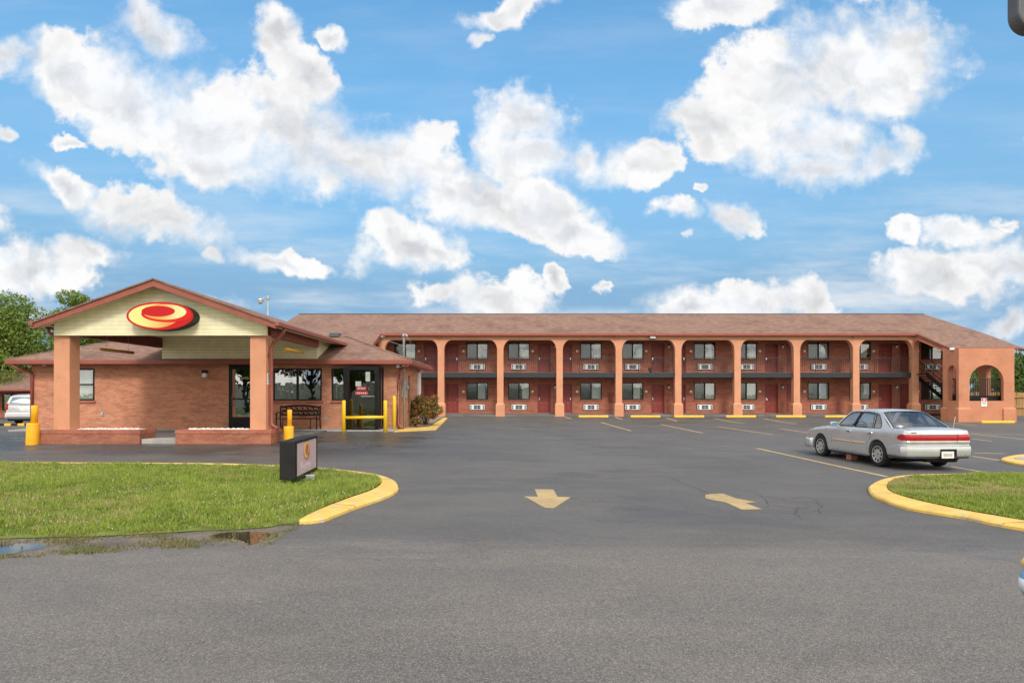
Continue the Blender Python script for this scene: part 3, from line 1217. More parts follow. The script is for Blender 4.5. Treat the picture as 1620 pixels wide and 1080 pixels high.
def clover(poly, zfn, n, b):
    mb = MB()
    k = 0
    while k < n:
        x, y = random.uniform(b[0], b[1]), random.uniform(b[2], b[3])
        if not in_poly(x, y, poly) or math.sin(x * 1.1 + 2) * math.sin(y * 1.7) + random.uniform(-.9, .9) < 0:
            continue
        z = zfn(x, y) + random.uniform(.04, .065)
        r = random.uniform(.004, .009)
        mb.add([(x - r, y, z), (x, y - r, z), (x + r, y, z), (x, y + r, z), (x, y, z + r), (x, y, z - r)],
               [(0, 1, 4), (1, 2, 4), (2, 3, 4), (3, 0, 4), (1, 0, 5), (2, 1, 5), (3, 2, 5), (0, 3, 5)])
        k += 1
    return tag(mb.build('clover_flowers', M['clover'], uv=False, recalc=False), 'tiny white clover flowers dotted through the left lawn', 'clover', kind='stuff')


clover(lawn_l, lawn_l_z, 420, (-12, -2.5, 8.5, 15))

# painted marks
def mark(name, pts, lift=.004, mat=None):
    mb = MB()
    ring = [tuple(G(px, py)[:2]) for px, py in pts]
    sheet(mb, dense(ring, .3), lambda x, y: gz(x, y) + lift, .4)
    return mb.build(name, mat)


a1 = mark('painted_arrow', [(846, 773.8), (875.6, 774.2), (882, 785.6), (903, 786.7), (876, 804), (862, 803.3), (829, 785), (850.7, 785.6)], .005, M['arrow'])
tag(a1, 'faded yellow arrow on the asphalt pointing out towards the road', 'road marking')
a2 = mark('painted_arrow', [(1116, 782.5), (1128, 781), (1144, 780.7), (1163.7, 788), (1196, 794.3), (1180, 796), (1205.7, 805.4), (1173.6, 806), (1147.6, 794.3), (1128, 791), (1116, 788)], .005, M['arrow'])
tag(a2, 'worn cracked yellow arrow on the asphalt pointing in to the left', 'road marking')
lines = [(951.4, 667.7, 998.3, 681.5), (1045, 671, 1112, 685), (1135, 674.6, 1223, 687.4), (1197, 708.8, 1404, 754), (893, 658.8, 904, 662.7), (973.6, 660, 984.7, 663.7),
         (1053.8, 661, 1071, 666), (1130, 661.7, 1176, 669.6), (1207, 661.9, 1260, 670.6), (1234, 678, 1345, 694), (1535.8, 686, 1660, 699), (1537, 694, 1570, 698),
         (1536, 685.5, 1660, 688.5), (1511, 669, 1545, 673.5), (1541, 716.7, 1590, 717.4), (1538.5, 721.5, 1640, 737), (1439, 727, 1470, 732), (1504.6, 737.8, 1564, 748)]
for (ax, ay, bx, by) in lines:
    a, b = G(ax, ay), G(bx, by)
    d = (b - a)
    d.z = 0
    L = d.length
    d.normalize()
    n = Vector((-d.y, d.x, 0)) * .05
    k = max(2, int(L / .5))
    mb = MB()
    for i in range(k):
        q0, q1 = a.lerp(b, i / k), a.lerp(b, (i + 1) / k)
        pts = [q0 - n, q1 - n, q1 + n, q0 + n]
        mb.add([(p.x, p.y, gz(p.x, p.y) + .004) for p in pts], [(0, 1, 2, 3)])
    struct(mb, 'parking_line', M['line'])

# cracks in the asphalt
def crack(pts, w=.0045, branch=2):
    ring = []
    for (a, b) in zip(pts, pts[1:]):
        n = max(2, int((b - a).length / .09))
        for k in range(n):
            q = a.lerp(b, k / n)
            ring.append((q.x + random.uniform(-.035, .035), q.y + random.uniform(-.045, .045)))
    mb = MB()
    for i, ((x0, y0), (x1, y1)) in enumerate(zip(ring, ring[1:])):
        d = Vector((x1 - x0, y1 - y0)).normalized()
        f = math.sin(math.pi * (i + .5) / len(ring))
        n = Vector((-d.y, d.x)) * w * random.uniform(.35, 1.1) * (.35 + f)
        q = [(x0 - n.x, y0 - n.y), (x1 - n.x, y1 - n.y), (x1 + n.x, y1 + n.y), (x0 + n.x, y0 + n.y)]
        mb.add([(x, y, gz(x, y) + .006) for x, y in q], [(0, 1, 2, 3)])
    return tag(mb.build('asphalt_crack', M['crack']), kind='structure')
for pts in ([(1055, 752), (1085, 766), (1118, 779), (1150, 786), (1190, 797)], [(1115, 789), (1140, 788), (1152, 786)], [(1180, 775), (1205, 784), (1238, 790), (1262, 799)],
            [(1205, 784), (1215, 797), (1208, 806)], [(1238, 790), (1270, 786), (1310, 792)], [(1215, 797), (1245, 803), (1290, 805)], [(1262, 799), (1258, 812), (1270, 822)],
            [(1290, 790), (1300, 800), (1296, 812), (1330, 818)], [(640, 716), (700, 719), (770, 716), (860, 721)], [(880, 700), (960, 708), (1040, 716)], [(1480, 700), (1540, 706), (1600, 703)],
            [(330, 741), (420, 748), (520, 735)], [(900, 752), (960, 757), (1050, 752)]):
    crack([G(*q) for q in pts])
mb = MB()

# walkway slabs
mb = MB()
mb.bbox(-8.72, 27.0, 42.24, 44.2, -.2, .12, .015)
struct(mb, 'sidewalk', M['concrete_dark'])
mb = MB()
mb.bbox(-19.9, -4.66, 24.95, 26.1, -.2, .06, .012)
struct(mb, 'office_walkway', M['concrete'])
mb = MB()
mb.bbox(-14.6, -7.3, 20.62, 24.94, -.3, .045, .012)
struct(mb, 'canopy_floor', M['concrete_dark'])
mb = MB()
mb.bbox(-11.6, -10.5, 19.78, 20.6, -.3, .06, .012)
struct(mb, 'entrance_step', M['concrete'])

# gravel bed beside the office with its own yellow kerb
bo = [(624, 681.2), (655, 679.8), (690, 678.3), (697, 672), (708, 661)]
bi = [(640, 677.5), (660, 676), (681, 674), (689, 668), (702, 660.5)]
bo_w = [G(*q, .05) for q in bo]
bi_w = [G(*q, .05) for q in bi]
mb = MB()
for k in range(len(bo) - 1):
    q = [bo_w[k], bo_w[k + 1], bi_w[k + 1], bi_w[k]]
    mb.add([(p.x, p.y, gz(p.x, p.y) + .06) for p in q] + [(p.x, p.y, gz(p.x, p.y) - .05) for p in q],
           [(0, 1, 2, 3), (0, 4, 5, 1), (1, 5, 6, 2), (2, 6, 7, 3), (3, 7, 4, 0)])
struct(mb, 'kerb', M['kerb'])
bed = [(-4.62, 25.6), (-4.45, 25.7)] + [(p.x, p.y) for p in bi_w] + [(-4.6, 38.5)]
mb = MB()
sheet(mb, dense(bed, .6), lambda x, y: gz(x, y) + .05 + .06 * smooth((y - 26) / 2) * smooth((-3.3 - x) / .8), .4)
struct(mb, 'gravel_bed', M['tan_gravel'])

# ------------------------------------------------------------------ building helpers
def XZ(y):
    return lambda u, z, w: Vector((u, y + w, z))


def YZ(x, s=1):
    return lambda u, z, w: Vector((x + s * w, u, z))


def wall_holes(mb, fn, u0, u1, z0, z1, depth, holes, m=0, mr=None):
    """a wall face with real openings; fn(u, z, w) places it, w runs inwards"""
    us = sorted(set([u0, u1] + [h[0] for h in holes] + [h[1] for h in holes]))
    zs = sorted(set([z0, z1] + [h[2] for h in holes] + [h[3] for h in holes]))
    for a, b in zip(us, us[1:]):
        for c, d in zip(zs, zs[1:]):
            mu, mz = (a + b) / 2, (c + d) / 2
            if any(h[0] < mu < h[1] and h[2] < mz < h[3] for h in holes):
                continue
            mb.quad(fn(a, c, 0), fn(b, c, 0), fn(b, d, 0), fn(a, d, 0), m)
    for (a, b, c, d) in [h[:4] for h in holes]:
        r = m if mr is None else mr
        mb.quad(fn(a, c, 0), fn(b, c, 0), fn(b, c, depth), fn(a, c, depth), r)
        mb.quad(fn(a, d, 0), fn(b, d, 0), fn(b, d, depth), fn(a, d, depth), r)
        mb.quad(fn(a, c, 0), fn(a, d, 0), fn(a, d, depth), fn(a, c, depth), r)
        mb.quad(fn(b, c, 0), fn(b, d, 0), fn(b, d, depth), fn(b, c, depth), r)
    for (a, b, c, d) in [(u0, u1, z0, z1)]:
        mb.quad(fn(a, c, 0), fn(b, c, 0), fn(b, c, depth), fn(a, c, depth), m)
        mb.quad(fn(a, d, 0), fn(b, d, 0), fn(b, d, depth), fn(a, d, depth), m)
        mb.quad(fn(a, c, 0), fn(a, d, 0), fn(a, d, depth), fn(a, c, depth), m)
        mb.quad(fn(b, c, 0), fn(b, d, 0), fn(b, d, depth), fn(b, c, depth), m)


def slab(mb, a, b, c, d, t, m=0):
    """a thin plate under the quad a b c d (t metres thick, downwards)"""
    dn = Vector((0, 0, -t))
    q = [Vector(v) for v in (a, b, c, d)]
    mb.add(q + [v + dn for v in q], [(0, 1, 2, 3), (7, 6, 5, 4), (0, 4, 5, 1), (1, 5, 6, 2), (2, 6, 7, 3), (3, 7, 4, 0)], m)


def tri_slab(mb, a, b, c, t, m=0):
    dn = Vector((0, 0, -t))
    q = [Vector(v) for v in (a, b, c)]
    mb.add(q + [v + dn for v in q], [(0, 1, 2), (5, 4, 3), (0, 3, 4, 1), (1, 4, 5, 2), (2, 5, 3, 0)], m)


# ------------------------------------------------------------------ the motel
YF, YW = 42.3, 44.1
motel = thing('motel_building', 'long two storey brick motel with peach arched columns and brown shingle roof', 'motel', (9, 43, 0))
colx = [(604.6 + 93.45 * i - CX) * .0425 for i in range(10)]
XL, XR = colx[0], colx[-1]
XE0, XE1 = -16.2, 31.1


def wx(px):
    return (px - CX) * YW / F


# openings in the room wall: pairs of mirrored rooms
wins, doors = [], []
for k in range(5):
    o = 624 + 179.9 * k
    wins += [o + 0, o + 114]
    doors += [o + 46.5, o + 80.3]
wins = [w for w in wins if w < 1500]
doors = [d for d in doors if d < 1440]
WW, WH, DW, DH = 1.5, 1.19, .93, 2.06
FLOORS = [(.12, 1.10, .36), (2.935, 3.90, 3.17)]   # walkway level, window sill, cooler bottom
holes = []
for zf, zs, za in FLOORS:
    for p in wins:
        holes.append((wx(p), wx(p) + WW, zs, zs + WH))
    for p in doors:
        holes.append((wx(p), wx(p) + DW, zf, zf + DH))
mb = MB()
wall_holes(mb, XZ(YW), XE0, XE1, .1, 5.42, .22, holes)
mb.build('wall', M['motel_brick'], motel)
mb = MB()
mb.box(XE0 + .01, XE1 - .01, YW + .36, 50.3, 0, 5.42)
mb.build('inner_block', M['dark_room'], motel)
mb = MB()
mb.box(XE0, XE0 + .25, YW + .225, 50.5, 0, 5.42)
mb.build('side_wall', M['motel_brick'], motel)
mb = MB()
mb.box(XE1 - .25, XE1, YW + .225, 50.5, 0, 5.42)
mb.build('side_wall', M['motel_brick'], motel)

# prototypes, built at the origin of their own opening
CURT = []


def curtain_mesh(a0, a1, b0, b1, ph):
    vs, fs = [], []
    for (x0, x1) in ((a0, a1), (b0, b1)):
        n = max(12, int(90 * (x1 - x0)))
        o = len(vs)
        for i in range(n + 1):
            x = x0 + (x1 - x0) * i / n
            y = .155 + .024 * math.sin(i * .95 + ph) + .012 * math.sin(i * .41 + ph * 2)
            vs += [(x, y, .01), (x + .004 * math.sin(i), y, WH - .01)]
        fs += [(o + 2 * i, o + 2 * i + 2, o + 2 * i + 3, o + 2 * i + 1) for i in range(n)]
    me = bpy.data.meshes.new('curtain')
    me.from_pydata(vs, [], fs)
    me.polygons.foreach_set('use_smooth', [True] * len(fs))
    return me


def proto_window():
    mb = MB()
    b = .055
    for (x0, x1, z0, z1) in ((0, WW, 0, b), (0, WW, WH - b, WH), (0, b, b, WH - b), (WW - b, WW, b, WH - b), (WW / 2 - .04, WW / 2 + .04, b, WH - b)):
        mb.box(x0, x1, -.015, .09, z0, z1)
    w = mb.build('window', M['black'], None)
    g = MB()
    g.box(b, WW / 2 - .04, .03, .034, b, WH - b, 0)
    a = g.build('screened_pane', M['screen'], w, world=False)
    g = MB()
    g.box(WW / 2 + .04, WW - b, .05, .054, b, WH - b, 0)
    a = g.build('pane', M['glass'], w, world=False)
    g = MB()
    for i in range(1, 6):
        if i == 3:
            continue
        x = WW * i / 6
        g.box(x - .007, x + .007, .066, .076, b, WH - b)
    for i in (1, 2):
        z = WH * i / 3
        g.box(b, WW - b, .062, .0655, z - .007, z + .007)
    g.build('muntin_grid', M['curtain'], w, world=False)
    g = MB()
    n = 130
    ph = random.uniform(0, 6)
    vs = []
    for i in range(n + 1):
        x = .02 + (WW - .04) * i / n
        y = .155 + .022 * math.sin(i * .92 + ph) + .01 * math.sin(i * .37)
        vs += [(x, y, .01), (x, y, WH - .01)]
    g.add(vs, [(2 * i, 2 * i + 2, 2 * i + 3, 2 * i + 1) for i in range(n)], 0, True)
    CURT.append(g.build('curtain', M['curtain'], w, world=False))
    g = MB()
    g.box(-.06, WW + .06, -.05, .10, -.075, -.003)
    g.build('sill', M['motel_brick'], w, world=False)
    return w


def proto_door():
    mb = MB()
    mb.box(.05, DW - .05, .10, .14, .02, DH - .05, 0)
    for (x0, x1) in ((.14, .42), (.51, .79)):
        for (z0, z1) in ((.16, .78), (.90, 1.52), (1.64, 1.88)):
            e = .035
            vs = [(x0, .10, z0), (x1, .10, z0), (x1, .10, z1), (x0, .10, z1)]
            ins = [(x0 + e, .083, z0 + e), (x1 - e, .083, z0 + e), (x1 - e, .083, z1 - e), (x0 + e, .083, z1 - e)]
            vs = [(x, .099, z) for x, _, z in vs]
            mb.add(vs + ins, [(0, 1, 5, 4), (1, 2, 6, 5), (2, 3, 7, 6), (3, 0, 4, 7), (4, 5, 6, 7)], 0)
    d = mb.build('door', M['door'], None)
    f = MB()
    f.box(0, .05, -.012, .14, 0, DH)
    f.box(DW - .05, DW, -.012, .14, 0, DH)
    f.box(.05, DW - .05, -.012, .14, DH - .05, DH)
    f.build('door_frame', M['door'], d, world=False)
    f = MB()
    f.box(.05, DW - .05, -.03, .14, 0, .02)
    f.build('threshold', M['grey_metal'], d, world=False)
    return d


def handle(x, d, s):
    h = MB()
    h.bbox(x - .028, x + .028, .07, .0995, .93, 1.13, .006)
    h.tube([(x, .07, .98), (x, .03, .98), (x + s * .12, .03, .98)], .012, 8)
    return h.build('handle', M['chrome'], d, world=False)


def proto_cooler():
    mb = MB()
    w, h = 1.12, .44
    mb.box(0, w, -.02, .05, 0, h, 1)
    mb.bbox(.035, w - .035, -.075, -.021, .035, h - .035, .012, 0)
    def dk(x0, x1, z0, z1):
        mb.box(x0, x1, -.079, -.0755, z0, z1, 2)
        n = max(2, int((z1 - z0) / .03))
        for i in range(n):
            z = z0 + (z1 - z0) * (i + .5) / n
            mb.box(x0 + .004, x1 - .004, -.083, -.0792, z - .004, z + .004, 3)
    for (x0, x1) in ((.075, .165), (w - .165, w - .075)):
        dk(x0, x1, .085, .195)
        dk(x0, x1, .235, .345)
    for (x0, x1) in ((.335, .548), (.572, .785)):
        dk(x0, x1, .085, .205)
        dk(x0, x1, .225, .345)
    return mb.build('air_conditioner', [M['white'], M['black'], M['blackpaint'], M['dark_grey']], None)


def proto_lamp():
    mb = MB()
    mb.bbox(-.07, .07, -.05, 0, 0, .14, .01, 0)
    mb.lathe([(.06, -.14), (.075, -.10), (.07, -.0), (.05, .01)], (0, -.09, .03), 'z', 14, 1)
    return mb.build('wall_lamp', [M['black'], M['white']], None)


pw, pd, pc, pl = proto_window(), proto_door(), proto_cooler(), proto_lamp()
mb = MB()
mb.bbox(0, .15, -.014, 0, 0, .15, .004)
pp = mb.build('room_plate', M['plate'], None)
used = {}


def put(proto, parent, x, y, z):
    """the first time the prototype itself, then copies of it and of its parts"""
    loc = Vector((x, y, z)) - parent.location
    if proto.name not in used:
        used[proto.name] = 1
        proto.parent = parent
        proto.location = loc
        return proto
    return dup(proto, parent, loc)


cmeshes = []
for q in ((.02, .80, .74, 1.48, .3), (.02, .62, .66, 1.48, 1.7), (.02, .75, .98, 1.48, 2.9), (.02, .50, .76, 1.48, 4.2), (.02, .76, .74, 1.30, 5.1)):
    for mt in ('curtain', 'curtain_beige'):
        me_ = curtain_mesh(*q)
        me_.materials.append(M[mt])
        cmeshes.append(me_)
for fi, (zf, zs, za) in enumerate(FLOORS):
    for wi, p in enumerate(wins):
        w_ = put(pw, motel, wx(p), YW, zs)
        for ch in w_.children:
            if ch.name.startswith('curtain'):
                ch.data = cmeshes[(wi * 7 + fi * 3 + (wi * wi) % 4) % len(cmeshes)]
        put(pc, motel, wx(p) + .19, YW, za)
    for i, p in enumerate(doors):
        d = dup(pd, motel, Vector((wx(p), YW, zf)) - motel.location)
        left = i % 2 == 0            # rooms mirror each other: the handle sits towards the window
        handle(.12 if left else DW - .12, d, 1 if left else -1)
        put(pp, motel, wx(p) - .42 if left else wx(p) + DW + .27, YW, zf + 1.47)
        if left and i + 1 < len(doors):
            put(pl, motel, (wx(p) + DW + wx(doors[i + 1])) / 2, YW, zf + 1.88)
for c in list(pd.children):
    bpy.data.objects.remove(c)
bpy.data.objects.remove(pd)
# two red extinguisher cabinets in the middle bay
mb = MB()
mb.bbox(0, .20, -.16, 0, 0, .62, .015)
pe = mb.build('extinguisher_cabinet', M['door'], None)
for z in (.95, 3.72):
    put(pe, motel, wx(963.5), YW, z)

# columns and the arched beam
CW, CD = .215, .40


def make_column(x, y0, y1, hw, top, pl_h=.88, base=0.0):
    mb = MB()
    mb.bbox(x - hw, x + hw, y0, y1, base + pl_h - .02, top, .012)
    c = mb.build('column', M['peach'], motel)
    mb = MB()
    e = .085
    z0, z1 = base - .25, base + pl_h
    pts = [(x - hw - e, y0 - e), (x + hw + e, y0 - e), (x + hw + e, y1 + e), (x - hw - e, y1 + e)]
    ins = [(x - hw, y0), (x + hw, y0), (x + hw, y1), (x - hw, y1)]
    vs = [(a, b, z0) for a, b in pts] + [(a, b, z1 - .10) for a, b in pts] + [(a, b, z1 + .02) for a, b in ins]
    fs = []
    for i in range(4):
        j = (i + 1) % 4
        fs += [(i, j, j + 4, i + 4), (i + 4, j + 4, j + 8, i + 8)]
    fs += [(8, 9, 10, 11), (3, 2, 1, 0)]
    mb.add(vs, fs, 0)
    mb.build('plinth', M['peach'], c)
    return c


for i, x in enumerate(colx):
    make_column(x, YF, YF + CD, CW, 4.44)
AT, SP, RXA = 5.11, 4.43, .50
mb = MB()
for a, b in zip(colx, colx[1:]):
    pts = [(a, 5.43), (a, SP), (a + CW, SP)]
    for k in range(1, 13):
        t = math.pi / 2 * k / 12
        pts.append((a + CW + RXA * (1 - math.cos(t)), SP + (AT - SP) * math.sin(t)))
    for k in range(11, -1, -1):
        t = math.pi / 2 * k / 12
        pts.append((b - CW - RXA * (1 - math.cos(t)), SP + (AT - SP) * math.sin(t)))
    pts += [(b, SP), (b, 5.43)]
    mb.prism(pts, XZ(YF), 0, CD)
mb.box(XL - CW, XL, YF, YF + CD, SP, 5.43)
mb.box(XR, XR + CW, YF, YF + CD, SP, 5.43)
mb.build('arched_beam', M['peach'], motel)

# balcony, its ceiling and the railings
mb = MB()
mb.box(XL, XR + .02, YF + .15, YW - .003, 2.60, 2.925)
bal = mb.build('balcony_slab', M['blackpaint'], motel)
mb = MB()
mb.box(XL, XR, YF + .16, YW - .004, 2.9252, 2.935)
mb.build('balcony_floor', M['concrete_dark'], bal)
mb = MB()
mb.box(XE0, XE1, YF - .2, YW + .2, 5.43, 5.46)
mb.build('soffit', M['trim'], motel)


def make_railing(L):
    mb = MB()
    mb.box(0, L, -.02, .02, 3.925, 3.96)
    mb.box(0, L, -.014, .014, 3.03, 3.055)
    n = int(L / .125)
    for i in range(1, n):
        x = L * i / n
        big = i in (n // 3, 2 * n // 3)
        r = .020 if big else .010
        mb.box(x - r, x + r, -r, r, 2.93 if big else 3.056, 3.924)
    return mb.build('railing', M['rail'], None)


RL = 3.97 - 2 * CW - .02
pr = make_railing(RL)
for a in colx[:-1]:
    put(pr, motel, a + CW + .01, YF + .24, 0)

# roof
ZE, YE = 5.546, 42.1
RY0, RZ0 = 48.2, 7.58
XG0, XG1 = -16.25, 31.4
mb = MB()
slab(mb, (XG0, YE, ZE), (XG1, YE, ZE), (XG1, RY0, RZ0), (XG0, RY0, RZ0), .10)
slab(mb, (XG1, 54.3, ZE), (XG0, 54.3, ZE), (XG0, RY0 + .002, RZ0), (XG1, RY0 + .002, RZ0), .10)
roof = mb.build('roof', M['shingle'], motel)
mb = MB()
mb.tube([(XG0, RY0, RZ0 + .01), (XG1, RY0, RZ0 + .01)], .045, 8)
mb.build('ridge_cap', M['dark_grey'], roof)
mb = MB()
for x in (XE0 + .001, XE1 - .201):
    mb.prism([(YE + .4, 5.42), (54.0, 5.42), (RY0, RZ0 - .13)], YZ(x), 0, .2)
mb.build('gable_wall', M['motel_brick'], motel)
mb = MB()
mb.bbox(XL + .02, XR + .0, YE - .12, YE + .03, ZE - .185, ZE - .012, .02)
mb.box(XL + .02, XR, YE + .032, YE + .05, ZE - .16, ZE - .10)
mb.build('gutter', M['trim'], motel)
pg = MB()
pg.bbox(-.05, .05, -.16, 0, -.16, 0, .015)
po = pg.build('gutter_outlet', M['trim'], None)
for px in (695, 975, 1352):
    put(po, motel, (px - CX) * .0421, YE + .12, ZE - .15)

# stair bays at both ends: the roof runs on down over them
YG, ZG = 38.95, 4.36
for (xa, xb, lbl) in ((26.9, XG1, 'r'), (XG0, XL, 'l')):
    mb = MB()
    slab(mb, (xa, YG, ZG), (xb, YG, ZG), (xb, YE + .02, ZE + .006), (xa, YE + .02, ZE + .006), .09)
    mb.build('porch_roof', M['shingle'], motel)
    mb = MB()
    mb.bbox(xa - .02, xb + .02, YG - .12, YG + .03, ZG - .14, ZG - .01, .02)
    mb.build('porch_gutter', M['trim'], motel)
    for x in (xa - .035, xb + .005):
        mb = MB()
        mb.prism([(YG, ZG - .012), (YE, ZE - .012), (YE, ZE - .27), (YG, ZG - .25)], YZ(x), 0, .03)
        mb.build('rake_board', M['trim'], motel)
    mb = MB()
    slab(mb, (xa + .05, YG + .05, ZG - .13), (xb - .05, YG + .05, ZG - .13), (xb - .05, YE, ZE - .14), (xa + .05, YE, ZE - .14), .02)
    mb.build('porch_soffit', M['soffit'], motel)
for x in (XG1 - .03, XG0 - .015):
    mb = MB()
    mb.prism([(YE, ZE - .012), (RY0, RZ0 - .012), (RY0, RZ0 - .22), (YE, ZE - .22)], YZ(x), 0, .045)
    mb.build('rake_board', M['trim'], motel)


def arc(c, r, z, a0, a1, n, ry=None):
    return [(c + r * math.cos(a0 + (a1 - a0) * k / n), z + (ry or r) * math.sin(a0 + (a1 - a0) * k / n)) for k in range(n + 1)]


# right stair porch in peach stucco
GX0, GX1, GY = 26.86, 30.2, 38.0
GB = -.22
mb = MB()
ax0, ax1, ax_t, sill = 27.50, 29.56, 3.24, 1.07
r = (ax1 - ax0) / 2
out = [(GX0, GB), (GX1, GB), (GX1, ZG - .12), (GX0, ZG - .12)]
hole = [(ax0, sill), (ax1, sill)] + arc((ax0 + ax1) / 2, r, ax_t - r, 0, math.pi, 20)
V, Fc = cdt(out, [hole])
for w in (0, .2):
    mb.add([(x, GY + w, z) for x, z in V], Fc, 0)
for poly in (out, hole):
    n = len(poly)
    for i in range(n):
        (a, b), (c, d) = poly[i], poly[(i + 1) % n]
        mb.quad((a, GY, b), (c, GY, d), (c, GY + .2, d), (a, GY + .2, b))
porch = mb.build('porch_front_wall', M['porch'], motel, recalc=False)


def side_arch(x, y0, y1, arches, name):
    mb = MB()
    def top(y):
        return ZG + (ZE - ZG) * (y - YG) / (YE - YG) - .14
    out = [(y0, GB), (y1, GB), (y1, top(y1)), (YG, ZG - .14), (y0, ZG - .14)]
    hs = []
    for (a, b, t, s) in arches:
        rr = (b - a) / 2
        hs.append([(a, s), (b, s)] + arc((a + b) / 2, rr, t - min(rr, .9), 0, math.pi, 16, min(rr, .9)))
    V, Fc = cdt(out, hs)
    for w in (0, .3):
        mb.add([(x + w, y, z) for y, z in V], Fc, 0)
    for poly in [out] + hs:
        n = len(poly)
        for i in range(n):
            (a, b), (c, d) = poly[i], poly[(i + 1) % n]
            mb.quad((x, a, b), (x, c, d), (x + .3, c, d), (x + .3, a, b))
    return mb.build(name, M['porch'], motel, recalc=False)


side_arch(GX0 + .004, GY + .205, 39.42, [(GY + .225, 38.99, 3.24, 1.07)], 'porch_side_wall')
side_arch(GX1 - .30, GY + .205, 42.6, [(GY + .75, 39.9, 3.3, 1.07), (40.5, 42.0, 3.3, 1.07)], 'porch_side_wall')
mb = MB()
def rake(y):
    return ZG + (ZE - ZG) * (y - YG) / (YE - YG) - .16
pts = [(39.42, rake(39.42)), (YE + .2, rake(YE + .2)), (YE + .2, SP)] + [(YE + .2 - .45 * (1 - math.cos(math.pi / 2 * k / 8)), SP + .62 * math.sin(math.pi / 2 * k / 8)) for k in range(1, 9)]
pts += [(39.42, rake(39.42) - .22)]
mb.prism(pts, YZ(GX0 + .01), 0, .28)
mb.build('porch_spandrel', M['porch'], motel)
# plinths of the porch pillars
for (x0, x1, y0, y1) in ((GX0 - .07, 27.56, GY - .075, GY + .21), (29.50, GX1 + .08, GY - .075, GY + .33), (GX0 - .07, GX0 + .36, 39.0, 39.50)):
    mb = MB()
    pts = [(x0, y0), (x1, y0), (x1, y1), (x0, y1)]
    e = .07
    ins = [(x0 + e, y0 + e), (x1 - e, y0 + e), (x1 - e, y1 - e), (x0 + e, y1 - e)]
    z1 = .66
    vs = [(a, b, GB - .2) for a, b in pts] + [(a, b, z1 - .08) for a, b in pts] + [(a, b, z1 + .02) for a, b in ins]
    fs = []
    for i in range(4):
        j = (i + 1) % 4
        fs += [(i, j, j + 4, i + 4), (i + 4, j + 4, j + 8, i + 8)]
    fs += [(8, 9, 10, 11)]
    mb.add(vs, fs, 0)
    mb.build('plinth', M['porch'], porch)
# landing, flights and rails inside the porch
mb = MB()
mb.box(GX0 + .31, GX1 - .31, GY + .34, 39.9, 1.09, 1.39)
mb.build('stair_landing', M['black'], motel)
mb = MB()
L = GX1 - GX0 - .7
mb.box(GX0 + .33, GX1 - .33, GY + .36, GY + .40, 2.40, 2.44)
for i in range(26):
    x = GX0 + .36 + (GX1 - GX0 - .74) * i / 25
    q = .022 if i % 8 == 0 else .014
    mb.box(x - q, x + q, GY + .38 - q, GY + .38 + q, 1.39, 2.40)
for i in range(10):
    y = GY + .42 + 1.0 * i / 9
    mb.box(GX0 + .33, GX0 + .35, y - .014, y + .014, 1.39, 2.40)
mb.box(GX0 + .325, GX0 + .355, GY + .42, 39.45, 2.40, 2.44)
mb.build('porch_railing', M['rail'], motel)
mb = MB()
for y in (41.3, 42.5):
    mb.prism([(27.1, 2.93), (27.1, 2.62), (28.95, 1.09), (29.3, 1.09), (29.3, 1.39), (28.95, 1.39)], XZ(y), 0, .05)
    mb.tube([(27.1, y, 3.93), (28.95, y, 2.36)], .022, 6)
    mb.tube([(27.1, y, 3.5), (28.95, y, 1.93)], .016, 6)
    for k in range(5):
        t = k / 4
        mb.tube([(27.1 + 1.85 * t, y, 2.9 - 1.55 * t), (27.1 + 1.85 * t, y, 3.93 - 1.57 * t)], .013, 6)
for k in range(9):
    t = (k + .5) / 9
    mb.box(27.1 + 1.85 * t - .13, 27.1 + 1.85 * t + .13, 41.36, 42.49, 2.9 - 1.52 * t - .03, 2.9 - 1.52 * t + .02)
mb.box(28.95, GX1 - .31, 39.902, 42.5, 1.10, 1.385)
mb.prism([(29.2, 1.09), (29.2, 1.38), (27.3, -.05), (27.0, -.15)], XZ(39.8), 0, .05)
mb.tube([(29.2, 39.8, 2.4), (27.4, 39.8, .95)], .022, 6)
mb.build('staircase', M['black'], motel)

# floodlights under the eaves
def flood(x, y, z, w, h, ang=0):
    mb = MB()
    mb.bbox(-w / 2, w / 2, -.16, -.02, -h / 2, h / 2, .03, 0)
    mb.box(-w / 2 + .04, w / 2 - .04, -.165, -.161, -h / 2 + .04, h / 2 - .04, 1)
    mb.tube([(0, -.02, 0), (0, .12, .05), (0, .2, .05)], .03, 8, 0)
    o = mb.build('floodlight', [M['grey_metal'], M['white']], motel, world=False)
    o.location = Vector((x, y, z)) - motel.location
    o.rotation_euler = (R(-28), 0, R(ang))
    return o


flood((1033 - CX) * .0421, YF - .02, 5.28, .42, .34)
flood((1457 - CX) * .0421, YF - .18, 5.22, .55, .36, -20)
flood((1506 - CX) * .0386, GY + .6, 4.16, .28, .16, -30)
flood((1510 - CX) * .0386, GY + .9, 4.2, .24, .16, 30)
flood((604 - CX) * .0421, YF - .1, 5.3, .34, .20, 30)

